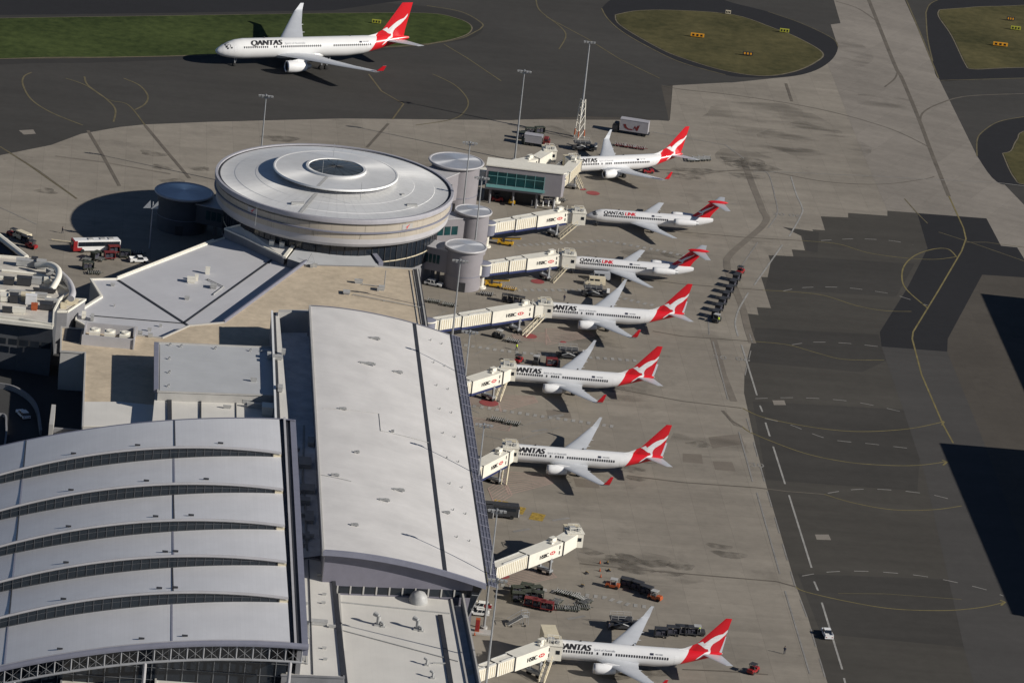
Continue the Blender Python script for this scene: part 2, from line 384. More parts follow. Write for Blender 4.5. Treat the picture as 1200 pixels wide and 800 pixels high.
# ================================================================ GROUND
def ground(name, pts, z, m, kind='structure', label=None, cat=None):
    o = MB().sheet(pts, z).build(name, m)
    return tag(o, label, cat, None, kind)
big = [(-4000, -3000), (4000, -3000), (4000, 6000), (-4000, 6000)]
ground('ground', big, -0.03, M['brown'])
# concrete apron: everything the aircraft park on
A = poly([(-260, 205), (0, 182), (60, 170), (95, 157), (140, 149), (170, 146), (245, 143), (400, 139), (600, 140), (785, 141), (790, 80), (960, -40), (1060, -40), (1260, 420), (1300, 960), (-200, 960), (-500, 500)])
ground('apron', A, 0.0, M['apron'])
# asphalt taxiway along the top
T = poly([(-420, -160), (940, -160), (965, -40), (977, 0), (985, 27.5), (973.5, 29), (982, 55), (974, 70), (955, 83), (925, 90), (858, 97), (850, 97), (775, 101), (784, 142), (735, 138), (690, 136.5), (640, 138.5), (600, 141), (400, 139), (245, 143), (170, 146), (140, 149), (95, 157), (60, 170), (0, 182), (-260, 205)])
ground('taxiway', T, 0.01, M['asph'])
ground('concrete_taxiway', poly([(955, -60), (1046, -40), (1060, 0), (1083, 50), (1100, 92), (1145, 183), (1200, 240), (1230, 300), (1173, 288), (1156, 256), (1040, 247), (1003, 160), (970, 75), (982, 55), (973.5, 29), (985, 27.5), (977, 0)]), 0.012, M['strip'])
ground('cross_taxiway', poly([(1046, -40), (1300, -40), (1300, 300), (1230, 265), (1200, 240), (1145, 183), (1100, 92), (1083, 50), (1060, 0)]), 0.014, M['asph'])
# dark patchwork of the parking area on the right
st = [(962,253.6),(994,255),(994,249.6),(1040,253),(1040,247),(1156,256),(1173,288),(1192,290),(1200,303),(1290,330),(1320,960),(1015,960),(970,800),(947,723),(932,683),(900,575),(885,519.5),(872,460),(872.6,439),(881,402),(875,385),(871.6,367),(889,369),(887,360),(903.6,361),(892,324.5),(908.7,325),(900.6,299),(930,301),(928,292.4),(943.5,293.5),(939,277),(956,277),(952,269),(967,270)]
ground('parking_apron', poly(st), 0.016, M['asphw'])
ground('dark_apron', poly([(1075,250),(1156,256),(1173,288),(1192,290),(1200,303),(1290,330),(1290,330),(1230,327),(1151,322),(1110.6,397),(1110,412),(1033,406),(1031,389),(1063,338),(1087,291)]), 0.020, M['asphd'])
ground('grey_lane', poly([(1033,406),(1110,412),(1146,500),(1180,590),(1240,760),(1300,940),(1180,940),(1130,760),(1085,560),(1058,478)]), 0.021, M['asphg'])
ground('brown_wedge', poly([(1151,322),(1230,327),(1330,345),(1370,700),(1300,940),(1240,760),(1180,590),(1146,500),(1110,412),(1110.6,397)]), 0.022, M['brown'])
for i, q in enumerate([[(905,299),(1072,309),(1050,348),(897,338)], [(885,384),(1029,392),(1034,405),(1040,422),(1010,436),(875,424)], [(882,470),(1062,480),(1078,535),(1075,575),(898,562)], [(935,672),(1150,680),(1180,706),(1150,760),(962,742)], [(917,266),(960,272),(958,296),(945,294),(942,278)]]):
    ground('patch_apron', poly(q), 0.018, M['asphp'])
# taxiway islands: a ring of fresh asphalt round mown grass
def island(ring, grass, m, lab):
    ground('island_shoulder', smoothpts(poly(ring)+[xy(*ring[0])], 5)[:-1], 0.024, M['asphd'])
    g = smoothpts(poly(grass)+[xy(*grass[0])], 5)[:-1]
    ground('grass', g, 0.10, m, 'stuff', lab, 'grass')
    tag(MB().strip(g+[g[0]], 0.9, 0.045).build('verge_edge', M['dirt']), None, None, None, 'structure')
island([(705,10),(712,22),(730,38),(765,58),(800,74),(850,88),(880,91),(925,90),(955,83),(975,70),(982,55),(975,45),(940,28),(900,14),(860,4),(820,-8),(760,-12),(720,-2)],
       [(722,18),(728,30),(770,55),(800,68),(850,83),(895,89),(930,84),(955,73),(963,62),(935,45),(905,33),(860,18),(800,13),(750,13)], M['grassdry'], 'oval dry grass island with yellow signs beside the concrete taxiway')
island([(1085,15),(1090,5),(1102,-2),(1140,-8),(1300,-20),(1300,90),(1200,91),(1140,93),(1102,94),(1093,72),(1087,45)],
       [(1102,12),(1130,10),(1170,8),(1300,10),(1300,76),(1200,79),(1170,80),(1140,81),(1132,75),(1116,42),(1101,20)], M['grassdry'], 'grass island in the top right corner with orange and lime signs')
island([(1145,183),(1145,165),(1151,155),(1170,143),(1210,136),(1320,120),(1330,230),(1200,218),(1168,213)],
       [(1176,180),(1186,177),(1193,164),(1210,152),(1320,140),(1320,222),(1210,217),(1190,209)], M['grassdry'], 'small wedge of green grass cut by the right picture edge below the other island')
# long grass strip behind the big taxiing aircraft
ground('taxiway_shoulder', smoothpts(poly([(-420,-8),(0,0),(200,4),(400,3),(480,6),(535,14),(562,27),(564,38),(545,47),(515,51),(400,64),(250,69),(100,74),(0,76),(-420,100)]), 4), 0.024, M['asphm'])
gs = smoothpts(poly([(-420,30),(0,22),(200,19),(333,17),(400,16),(500,16),(535,22),(551,30),(550,38),(538,44),(513,49.5),(467,54),(250,64),(133,67),(0,69),(-420,88)]), 4)
ground('grass', gs, 0.10, M['grass'], 'stuff', 'long green grass strip behind the large taxiing jet', 'grass')
tag(MB().strip(gs, 0.8, 0.045).build('verge_edge', M['dirt']), None, None, None, 'structure')
ground('runway', poly([(-420,-300),(1400,-300),(1300,-45),(560,-12),(390,12.5),(200,15.5),(0,18),(-420,27)]), 0.028, M['asphd'])
# landside roads at the lower left, half hidden by the buildings
ground('landside_road', poly([(-400,372),(70,372),(130,520),(150,960),(-400,960)]), 0.03, M['land'])

# ---------------------------------------------------------------- painted lines
def lines(name, groups, m, z=0.034):
    b = MB()
    for gi, (pts, wd, dash, sm) in enumerate(groups):
        w = poly(pts)
        if sm: w = smoothpts(w, 8)
        for seg in (dashes(w, *dash) if dash else [w]):
            if len(seg) > 1: b.strip(seg, wd, z+.0004*gi)
    return tag(b.build(name, m), None, None, None, 'structure')
D1 = (3.2, 3.2)
lines('yellow_taxi_lines', [
 ([(1112,230),(1129,267),(1132,280),(1127,294),(1100,340),(1070,389),(1069,397),(1080,439),(1105,497),(1117,519)], .4, None, 0),
 ([(1121,301),(1111,292),(1094,292),(1073,299),(1060,311),(1057,326),(1063,340),(1087,361)], .4, None, 1),
 ([(938,282),(982,286),(1016,296),(1057,302),(1094,304),(1121,301)], .26, None, 1),
 ([(894,340),(959,345),(1003,358),(1036,364),(1068,365)], .26, None, 1),
 ([(883,400),(923,404),(959,414),(989,421),(1036,422)], .26, None, 1),
 ([(870,478),(895,489),(949,500),(1004,505.5),(1063,502.5),(1106,494)], .32, None, 1),
 ([(870,500),(885,509),(940,530),(991,541),(1038,545),(1076,545),(1108,541)], .32, None, 1),
 ([(966,579),(1000,589),(1046,597),(1093,597),(1127,592.6)], .28, None, 1),
 ([(932,687),(944,693),(991,704),(1046,713),(1106,715),(1148,711.6),(1176,705.6)], .32, None, 1),
 ([(1102,492),(1106,494),(1104,498)], .5, None, 0), ([(1104,539),(1110,541),(1105,545)], .5, None, 0), ([(1172,703),(1178,705),(1173,709)], .5, None, 0),
], M['yel'])
lines('worn_taxi_lines', [
 ([(37,85),(28,90),(27,100),(37,117),(60,132),(97,147)], .5, None, 1),
 ([(99,90),(103,100),(123,115),(135,128),(133,143)], .5, None, 1),
 ([(145,92),(163,100),(173,112),(170,122),(158,129)], .5, None, 1),
 ([(77,92),(100,100),(127,117),(150,123),(170,147)], .4, None, 1),
 ([(432,87),(447,107),(473,122),(460,140)], .45, None, 0),
 ([(507,87),(533,100),(548,117),(545,130),(530,140),(487,147)], .4, None, 1),
 ([(520,52),(547,68),(587,95)], .4, None, 0),
 ([(628,0),(633,13),(657,32),(663,43),(655,58)], .4, None, 1),
 ([(640,20),(687,45),(727,70),(773,92)], .4, None, 0),
 ([(0,69),(133,67.5),(250,64.5),(467,55),(513,50.5),(541,45),(556,38),(564,33),(564,27),(540,14),(500,7)], .45, None, 1),
 ([(705,10),(712,22),(730,38),(765,58),(800,74),(850,88)], .4, None, 1), ([(982,55),(975,45),(940,28),(900,14)], .3, None, 1),
 ([(1062,0),(1083,50),(1100,92)], .4, None, 0), ([(1102,94.5),(1200,92)], .35, None, 0), ([(1085,15),(1090,5),(1104,-2)], .4, None, 1), ([(1085,15),(1087,45),(1093,72)], .4, None, 1), ([(1145,183),(1145,165),(1151,155),(1170,143),(1200,137)], .4, None, 1),
 ([(1060,233),(1075,250),(1087,262)], .3, None, 0), ([(1100,272),(1140,285),(1200,306)], .3, None, 0), ([(1132,284),(1156,284),(1200,290)], .3, None, 0),
 ([(0,172),(33,193),(90,233)], .4, None, 0), ([(982,755-60),(1037,695.5),(1127,702)], .25, None, 0),
], M['yelw'])
lines('white_dashed_arcs', [
 ([(962,282),(1003,280),(1043,282),(1070,287)], .3, D1, 1), ([(918,341),(942,337),(989,337),(1036,343),(1057,348),(1087,358)], .3, D1, 1),
 ([(928,404),(952,401),(989,402),(1029,406)], .3, D1, 1), ([(885,467),(940,466),(1000,470.6),(1055,482)], .3, D1, 1),
 ([(896,490),(927,498),(970,514),(1021,520),(1072,526)], .3, D1, 1), ([(970,577.7),(1000,573.5),(1038,573.5),(1089,579),(1123,587.5)], .34, D1, 1),
 ([(940,674.6),(970,670),(1012,669),(1063,672.5),(1106,679),(1153,690),(1176,698)], .34, D1, 1),
 ([(875,490),(885,524),(900,578),(931,684),(947,726),(969,800)], .3, (9, 6), 0),
 ([(873,440),(882,402),(876,384)], .25, (6, 6), 0),
], M['whtw'])
lines('white_road_lines', [
 ([(927,207),(933,227),(940,243),(939,252),(925,277)], .4, None, 1), ([(917,287),(884,334)], .42, None, 0), ([(877,343),(866,362),(862,375),(862,383),(865,394)], .42, None, 1),
 ([(869,404),(887,463)], .42, None, 0), ([(890.5,475),(893.5,482.5)], .42, None, 0), ([(897,495),(902,511)], .42, None, 0), ([(906,523),(920,567)], .42, None, 0),
 ([(924.5,580),(951,665)], .42, None, 0), ([(954,681),(958.5,691.6)], .42, None, 0), ([(963,705.6),(987,784)], .42, None, 0), ([(989,794),(998,830)], .42, None, 0),
], M['wht'], 0.036)
lines('thin_road_lines', [
 ([(895,200),(902,207),(908,230),(911,250),(900,267)], .3, None, 1), ([(888,284),(867.5,314)], .3, None, 0), ([(830,368),(831,392)], .3, None, 0), ([(835.5,400),(853,468)], .3, None, 0),
 ([(866,506),(882,564)], .35, None, 0), ([(887,577),(914,672)], .35, None, 0), ([(920,692),(949,789)], .35, None, 0),
 ([(883,201),(933,202.5),(1013,206),(1083,210),(1167,214),(1200,218)], .35, None, 0), ([(765,155),(800,161),(850,170),(872,186)], .35, None, 0),
 ([(0,243),(43,263)], .3, None, 0), ([(840,235),(870,241)], .2, (2, 2), 0),
 ([(606,500),(660,487)], .28, None, 0), ([(560,508),(600,518)], .28, None, 0), ([(592,520),(655,501)], .28, None, 0), ([(545,477),(562,484)], .28, None, 0),
 ([(583,399),(556,416),(540,408)], .25, None, 0), ([(505,374),(523,364)], .25, None, 0), ([(606,296),(660,293),(700,288)], .25, None, 0),
], M['whtw'], 0.036)
lines('tyre_marks', [
 ([(1018,0),(1048,75),(1057,92),(1077,140),(1092,180),(1112,230)], 1.1, None, 1), ([(103,153),(122,185),(140,218)], .9, None, 0), ([(170,147),(195,177),(222,209)], .9, None, 0),
 ([(0,172),(45,200),(90,233)], .6, None, 0), ([(455,145),(430,173)], .8, None, 0), ([(921,98),(928,119)], .8, None, 0),
 ([(1052,85),(1048,93),(1037,102)], .5, None, 1), ([(1078,143),(1082,132),(1100,122),(1133,113),(1200,110)], .55, None, 1),
 ([(775,100),(800,105),(870,113),(960,128),(1040,150),(1088,172)], .4, None, 1), ([(980,2),(1005,10),(1026,24)], .35, None, 1),
 ([(820,205),(883,199),(967,213),(1033,216),(1083,210),(1095,207)], .35, None, 1), ([(730,259),(800,272),(870,278),(938,282)], .4, None, 0), ([(740,325),(800,333),(894,340)], .4, None, 0),
 ([(765,388),(800,394),(883,400)], .4, None, 0), ([(720,455),(800,470),(869,478)], .45, None, 0), ([(847,481),(856,492),(870,500)], .5, None, 0), ([(735,557),(800,565),(885,571),(923,575.6),(966,579)], .5, None, 0),
 ([(680,660),(735,666),(800,671.6),(910,681),(932,687)], .5, None, 0), ([(770,199),(820,201),(883,200)], .4, None, 0), ([(800,784),(850,786),(900,790)], .5, None, 0),
], M['track'], 0.032)
lines('faint_marks_mast_shadow', [
 ([(872,190),(882,217),(893,245),(896,262),(857,297),(852,311),(858,330),(870,360),(876,384),(882,402)], 1.8, None, 1), ([(836,396),(848,440),(860,470)], 1.6, None, 0),
 ([(65,183),(120,190),(200,204)], .8, None, 0), ([(847,481),(862,498),(870,500)], .8, None, 0),  # first strip paints the cast shadow of the mast behind the rotunda
], M['trackshade'], 0.030)
# oil, rubber and paint stains with their own outline
b = MB()
rs = random.Random(3)
for px, py, r in [(742,666,2.2),(800,664,1.6),(768,660,2.0),(786,672,1.4),(855,650,2.0),(715,790,2),(735,549,2),(745,561,1.2),(718,456,1.8),(880,193,4),(862,190,3),(875,207,2.5),(205,213,2),(188,196,1.6),(178,180,2),(330,163,2.6),(700,395,1.4),(760,540,1.4),(820,520,1.6),(842,640,1.5),(690,646,1.5),(735,655,2.2),(55,224,1.6),(235,198,1.5),(815,201,3),(800,207,2.4),(790,300,2),(770,262,2),(757,785,2.5),(720,655,1.5)]:
    c = at(px, py); k = 14; ph = rs.random()*6
    b.sheet([(c.x+r*1.6*(1+.35*sin(3*a+ph)+.2*rs.random())*cos(a), c.y+r*1.1*(1+.3*cos(2*a+ph)+.2*rs.random())*sin(a)) for a in [2*pi*i/k for i in range(k)]], 0.0255+.0006*(len(b.f) % 30))
sm = mat('oil_stain', (0.085, 0.074, 0.06), 0.85, var=0.35, scale=0.8); t = sm.node_tree; bs = t.nodes['Principled BSDF']
tc = t.nodes.new('ShaderNodeTexCoord'); nn = t.nodes.new('ShaderNodeTexNoise'); nn.inputs['Scale'].default_value = .4; nn.inputs['Detail'].default_value = 6; t.links.new(tc.outputs['Object'], nn.inputs['Vector'])
mr = t.nodes.new('ShaderNodeMapRange'); mr.inputs[1].default_value = .35; mr.inputs[2].default_value = .75; mr.inputs[3].default_value = 0; mr.inputs[4].default_value = .6; t.links.new(nn.outputs['Fac'], mr.inputs[0]); t.links.new(mr.outputs[0], bs.inputs['Alpha'])
tag(b.build('oil_stains', sm), None, None, None, 'structure')
b = MB(); rs = random.Random(9)     # broad rubber and grime smears
for i, (px, py, rx, ry) in enumerate([(905,150,22,26),(950,165,16,18),(996,62,7,16),(1040,122,10,10),(870,185,8,10),(745,665,14,9),(690,400,9,5),(700,560,10,6),(720,460,10,6),(770,300,9,6),(830,520,9,10),(640,160,8,10)]):
    c = at(px, py); k = 18; b.sheet([(c.x+rx*(.8+.3*rs.random())*cos(a), c.y+ry*(.8+.3*rs.random())*sin(a)) for a in [2*pi*j/k for j in range(k)]], 0.0205+.0004*i)
gm = mat('grime_smear', (0.1, 0.088, 0.072), 0.85, var=0.2, scale=0.5); t = gm.node_tree; bs = t.nodes['Principled BSDF']
tc = t.nodes.new('ShaderNodeTexCoord'); mp = t.nodes.new('ShaderNodeMapping'); mp.inputs['Scale'].default_value = (.035, .09, 1); mp.inputs['Rotation'].default_value = (0, 0, radians(-8)); t.links.new(tc.outputs['Object'], mp.inputs['Vector'])
nn = t.nodes.new('ShaderNodeTexNoise'); nn.inputs['Scale'].default_value = 1.6; nn.inputs['Detail'].default_value = 7; t.links.new(mp.outputs[0], nn.inputs['Vector'])
mr = t.nodes.new('ShaderNodeMapRange'); mr.inputs[1].default_value = .48; mr.inputs[2].default_value = .78; mr.inputs[3].default_value = 0; mr.inputs[4].default_value = .42; t.links.new(nn.outputs['Fac'], mr.inputs[0]); t.links.new(mr.outputs[0], bs.inputs['Alpha'])
tag(b.build('grime_smears', gm), None, None, None, 'structure')
b = MB()
for q in ([(905,469),(919,469),(921,474.5),(907,474.5)], [(955,626),(971,626),(974,632.5),(957,632)], [(22,153),(39,152),(42,157),(28,158)]):
    b.sheet(poly(q), 0.03)
tag(b.build('slab_patches', M['strip']), None, None, None, 'structure')
b = MB()
for q in ([(830,512),(868,508),(872,520),(835,525)], [(800,531),(822,532),(824,543),(800,541)], [(835,540),(858,541),(862,552),(838,550)], [(640,480),(668,482),(670,490),(642,488)], [(672,560),(700,563),(703,572),(675,570)]):
    b.sheet(poly(q), 0.008)
tag(b.build('mended_slabs', ground_mat('mended_concrete', (0.175, 0.152, 0.126), joint=1)), None, None, None, 'structure')
# dashed walkways between the stands
b = MB()
for pts in ([(535,403),(589,411),(643,416.5),(694,419),(750,423)], [(545,474),(589,481),(636,488),(680,494),(720,500)], [(606,340),(656,340),(690,340),(710,343),(737,351.5),(766,358)], [(606,288),(670,284),(710,282),(758,291),(803,300)], [(577,684),(604,688),(635,691),(679,696),(708,700),(738,708.5),(772,712.5)]):
    for seg in dashes(poly(pts), .8, .95):
        if len(seg) < 2: continue
        b.strip(seg, 1.7, 0.056)
tag(b.build('walkway_dashes', M['wht']), None, None, None, 'structure')
# hatched clearance zones by the nose of each parked jet, with red discs
b = MB(); o = MB()
HZ = [0.028]
def hatch(q, n=12):
    P = [Vector((*xy(*p), 0)) for p in q]
    for i in range(1, n):
        t = i/n; a = P[0].lerp(P[3], t); c = P[1].lerp(P[2], t)
        b.strip([(a.x, a.y), (c.x, c.y)], .26, HZ[0])
    for p, q_ in zip(P, P[1:]+P[:1]): HZ[0] += .0006; b.strip([(p.x, p.y), (q_.x, q_.y)], .3, HZ[0])
    HZ[0] += .0006
hatch([(582,463),(625,464),(630,471),(587,482)], 9); hatch([(548,466),(582,463),(587,481),(552,474)], 8)
hatch([(640,385),(690,388),(697,394),(640,404)], 9); hatch([(585,552),(642,556),(648,566),(596,579)], 10)
hatch([(572,572),(590,560),(600,580),(580,592)], 7); hatch([(583,672),(640,664),(652,676),(600,688)], 9); hatch([(600,392),(640,390),(645,401),(604,398)], 7)
hatch([(548,488),(600,497),(596,505),(548,497)], 5)
tag(b.build('stand_hatching', M['pink']), None, None, None, 'structure')
for px, py, r in ((695,226.5,2.1),(630,330,2.0),(621,394,2.0),(573,472,2.6),(683,222,1.1),(590,675,1.5),(660,401,.9)):
    c = at(px, py); o.sheet([(c.x+r*.85*cos(a), c.y+r*.85*sin(a)) for a in [2*pi*i/20 for i in range(20)]], 0.06)
tag(o.build('red_stand_discs', M['redp']), None, None, None, 'structure')
b = MB()
for px, py in ((585,590),(606,597),(629,605)):   # yellow box hatching by the shaded bay
    c = at(px, py); b.sheet([(c.x-1.7, c.y-2), (c.x+1.3, c.y-2.4), (c.x+1.9, c.y+1.6), (c.x-1.0, c.y+2.2)], 0.03)
tag(b.build('yellow_box_marking', mat('mottled_yellow', (0.3, 0.2, 0.03), 0.8, var=0.6, scale=1.2)), None, None, None, 'structure')
# painted writing on the ground (numbers and arrows)
def flat_text(name, txt, px, py, size, rz, m, z=0.04, sx=1.0):
    cu = bpy.data.curves.new(name, 'FONT'); cu.body = txt; cu.size = size; cu.align_x = 'CENTER'; cu.align_y = 'CENTER'
    t = bpy.data.objects.new(name, cu); COL.objects.link(t)
    me = bpy.data.meshes.new_from_object(t.evaluated_get(bpy.context.evaluated_depsgraph_get()))
    bpy.data.objects.remove(t); o = bpy.data.objects.new(name, me); COL.objects.link(o); me.materials.clear(); me.materials.append(m)
    c = at(px, py); o.location = (c.x, c.y, z); o.rotation_euler = (0, 0, rz); o.scale = (sx, 1, 1)
    return tag(o, None, None, None, 'structure')
flat_text('road_numbers', '30  06', 857, 420, 3.6, radians(5), M['whtw'])
flat_text('road_numbers', '30', 887, 545, 3.4, radians(5), M['whtw'])
flat_text('road_numbers', '30 06', 922, 252, 3.4, radians(5), M['whtw'])
for px, py in ((612,621),(658,608),(676,723),(652,487),(633,504)):
    c = at(px, py); tag(MB().strip([(c.x-1.9, c.y-1.4), (c.x+1.6, c.y+1.2)], .9, 0.037).build('stand_mark', M['whtw']), None, None, None, 'structure')
# ================================================================ AIRCRAFT  (local frame: +X aft from the nose, -Y port)
def interp(tab, x):
    if x <= tab[0][0]: return tab[0][1:]
    for a, b in zip(tab, tab[1:]):
        if x <= b[0]:
            t = (x-a[0])/(b[0]-a[0]); return tuple(p+(q-p)*t for p, q in zip(a[1:], b[1:]))
    return tab[-1][1:]
AF = [(0,0),(.06,.035),(.2,.058),(.4,.06),(.7,.035),(1,.003),(1,-.003),(.7,-.02),(.4,-.04),(.2,-.042),(.06,-.028)]
def foil(mb, secs, mi=0, thick=1.0):
    """wing-like loft; secs: (y, xle, chord, z)"""
    mb.loft([[(x+c*u, y, z+c*v*thick) for u, v in AF] for y, x, c, z in secs], True, mi)
FINP = [(0,0),(.1,.5),(.35,1),(.7,.7),(1,.08)]
def fin_loft(mb, secs):
    """vertical fin; secs: (z, xle, chord, half thickness)"""
    mb.loft([[(x+c*u, -h*v, z) for u, v in FINP]+[(x+c*u, h*v, z) for u, v in FINP[::-1]] for z, x, c, h in secs])
TYPES = {}
K737 = [(38.61,10.28),(38.18,9.71),(37.74,9.23),(36.94,8.98),(36.17,8.56),(35.41,7.97),(34.82,7.39),(34.29,6.9),(33.96,7.31),(33.6,7.16),(32.98,6.79),(33.34,6.61),(33.86,6.33),(34.23,6.01),(34.67,5.79),(35.09,5.77),(35.31,5.31),(34.6,4.98),(33.77,4.29),(33.17,3.8),(32.73,3.27),(33.43,3.64),(34.04,4.14),(34.82,4.56),(35.61,4.89),(35.72,5.35),(35.57,5.86),(35.68,6.4),(36.02,6.96),(36.63,7.46),(37.23,7.95),(37.81,8.62),(38.25,9.1),(38.59,9.75)]
def slice_mesh(me, axis, step):
    bm = bmesh.new(); bm.from_mesh(me)
    lo = min(v.co[axis] for v in bm.verts); hi = max(v.co[axis] for v in bm.verts); k = lo+step
    no = [0,0,0]; no[axis] = 1
    while k < hi:
        co = [0,0,0]; co[axis] = k
        bmesh.ops.bisect_plane(bm, geom=bm.verts[:]+bm.edges[:]+bm.faces[:], plane_co=co, plane_no=no); k += step
    bm.normal_update(); bmesh.ops.triangulate(bm, faces=bm.faces, ngon_method='EAR_CLIP'); bm.to_mesh(me); bm.free()
def text_mesh(txt, size, shear=0.0, bold=0.0):
    cu = bpy.data.curves.new('t', 'FONT'); cu.body = txt; cu.size = size; cu.shear = shear; cu.space_character = 0.98
    t = bpy.data.objects.new('t', cu); COL.objects.link(t)
    me = bpy.data.meshes.new_from_object(t.evaluated_get(bpy.context.evaluated_depsgraph_get()))
    bpy.data.objects.remove(t); bpy.data.curves.remove(cu); me.materials.clear()
    if bold:                  # heavier strokes: the glyphs doubled sideways, each copy a hair further out
        bm = bmesh.new(); bm.from_mesh(me); base = bm.verts[:]+bm.edges[:]+bm.faces[:]
        for k in (1, 2, 3):
            r = bmesh.ops.duplicate(bm, geom=base)
            for v in r['geom']:
                if isinstance(v, bmesh.types.BMVert): v.co.x += bold*size*k; v.co.z += .006*k
        bm.to_mesh(me); bm.free()
    return me
def aircraft(kind, name, label, group):
    R = thing(name, label, 'airliner', (0,0,0), 0, group)
    if kind == 'twin':        # 737-like
        FS = [(0,2.8,.03,.03),(.12,2.8,.27,.25),(.45,2.83,.55,.52),(1.0,2.9,.87,.84),(1.8,3.0,1.2,1.2),(2.7,3.12,1.48,1.55),(3.8,3.22,1.72,1.83),(5.5,3.27,1.88,1.98),(24.8,3.27,1.88,1.98),(27.5,3.43,1.84,1.84),(30,3.75,1.62,1.55),(33,4.22,1.15,1.08),(36,4.72,.6,.62),(37.5,4.95,.3,.34),(38.05,5.02,.13,.15)]
        paint = livery('twin_livery', (.78,.78,.78), (.62,.012,.022), .6, 28.2)
        wing = [(1.0,12.8,9.2,2.15),(2.0,13.6,7.9,2.2),(5.6,16.1,5.2,2.62),(11.4,19.7,3.4,3.2),(17.15,23.1,1.7,3.95)]
        wl = [(17.15,23.1,1.7,3.95),(17.5,23.7,1.35,4.3),(17.7,24.1,1.15,4.9),(17.92,25.1,.6,6.4)]
        stab = [(.4,33.9,4.1,4.75),(7.17,38.1,1.45,5.65)]
        fin = [(4.4,31.2,6.05,.3),(6.78,32.9,5.0,.26),(12.62,37.95,1.22,.06)]
        dorsal = [(28.6,5.15),(30.4,5.55),(33.0,6.85),(33.6,5.0),(29.5,4.6)]
        eng = [(4.85,12.4,1.85)]; er = 1.06; el = 4.4
        fair = (12.5,23.5,1.75); wz = .5; wdx = .51
        wr = [(5.5,12.2),(13.2,13.5),(14.4,16.2),(17.0,27.3)]
        gear = [(4.3,0,.35,2.2),(19.6,2.86,.55,2.2)]
        doors = [(4.6,.9),(29.0,.8)]; title = (4.8, 1.72, 1.62); sub = (12.4,.62); tcx = 37.7
        kmap = lambda x, z: (x, z)
    elif kind == 'tee':       # 717-like
        FS = [(1.5,2.5,.03,.03),(1.65,2.5,.27,.25),(2.1,2.53,.6,.55),(2.9,2.62,.98,.92),(4.0,2.75,1.36,1.32),(5.2,2.83,1.58,1.62),(6.5,2.85,1.67,1.72),(25.5,2.85,1.67,1.72),(28.3,2.98,1.45,1.55),(31,3.3,.95,1.15),(33.3,3.6,.45,.75),(34.3,3.72,.2,.45)]
        paint = livery('tee_livery', (.74,.74,.745), (.62,.012,.022), -.05, 99)
        wing = [(1.0,12.6,7.4,1.75),(2.4,13.9,5.9,1.85),(5.2,15.9,4.1,2.05),(14.1,21.9,1.5,2.85)]
        wl = None
        stab = [(0.05,33.4,3.3,8.35),(5.6,36.1,1.5,8.3)]
        fin = [(4.2,28.3,5.0,.36),(5.6,30.0,4.1,.3),(8.6,33.2,3.4,.2)]
        dorsal = None
        eng = [(2.75,23.9,3.45)]; er = .86; el = 5.6
        fair = (12.5,20.5,1.55); wz = .42; wdx = .48
        wr = [(6.0,22.8)]
        gear = [(4.4,0,.3,1.9),(18.6,2.44,.5,1.9)]
        doors = [(4.6,.9)]; title = (5.7, 1.32, 1.42); sub = None; tcx = 34.2
        def kmap(x, z):
            u, v = x-32.9, z-6.78; return (30.1+u*.62+v*.18-.1, 5.7+v*.48+u*.06)
    else:                     # wide body
        FS = [(0,4.45,.04,.04),(.2,4.45,.45,.45),(.8,4.5,.98,.95),(2,4.62,1.62,1.58),(3.5,4.8,2.12,2.12),(5.5,4.98,2.55,2.6),(8,5.05,2.82,2.82),(39,5.05,2.82,2.82),(44,5.35,2.7,2.55),(49,5.95,2.05,1.95),(54,6.6,1.15,1.2),(57.2,7.0,.5,.6),(58.3,7.1,.25,.32)]
        paint = livery('wide_livery', (.8,.8,.79), (.64,.014,.022), .6, 43.4)
        wing = [(1.6,17.2,12.6,3.5),(3.0,18.2,11.2,3.6),(9.4,22.9,7.3,4.35),(20,29.5,4.4,5.5),(29.0,35.2,2.5,6.6)]
        wl = [(29.0,35.2,2.5,6.6),(29.5,35.9,2.0,7.0),(30.15,37.4,1.0,8.6)]
        stab = [(.8,50.6,6.2,6.6),(9.7,56.6,2.3,7.6)]
        fin = [(6.4,48.0,8.6,.5),(9.4,49.9,7.0,.42),(17.35,55.3,3.2,.16)]
        dorsal = [(45.6,7.85),(48.0,8.4),(50.2,9.6),(50.6,7.4),(46.5,7.2)]
        eng = [(9.4,17.6,2.45)]; er = 1.62; el = 5.9
        fair = (16.5,33.5,2.6); wz = .75; wdx = .62
        wr = [(7.6,15.0),(16.5,17.4),(18.6,30.5),(34.5,46.0)]
        gear = [(6.0,0,.5,3.5),(30.0,5.2,.65,3.3),(31.6,5.2,.65,3.3)]
        doors = [(5.3,1.1),(45.2,1.1)]; title = (9.3, 2.35, 2.5); sub = (19.6,.9); tcx = 57.7
        def kmap(x, z):
            u, v = x-32.9, z-6.78; return (49.9+u*1.22+v*.12, 9.5+v*1.26+u*.04)
    n = 28
    def ring(x, cz, ry, rz): return [(x, ry*cos(2*pi*i/n), cz+rz*sin(2*pi*i/n)) for i in range(n)]
    fus = []                  # denser stations for smooth curvature
    for a, b in zip(FS, FS[1:]):
        k = 1 if b[0]-a[0] > 10 or b[0] < 1 else 3
        for i in range(k): fus.append(tuple(p+(q-p)*i/k for p, q in zip(a, b)))
    fus.append(FS[-1])
    body = MB().loft([ring(*s) for s in fus])
    f0, f1, fr = fair         # belly fairing
    body.loft([[(x, fr*s*cos(a), FS[7][1]-FS[7][3]*.62+(.62*s*FS[7][3]*.75)*sin(a)) for a in [2*pi*i/16 for i in range(16)]] for x, s in ((f0,.25),(f0+1.5,.8),(f0+3,1.0),(f1-3,1.0),(f1-1.2,.7),(f1,.2))])
    body.build('fuselage', paint, R, 40)
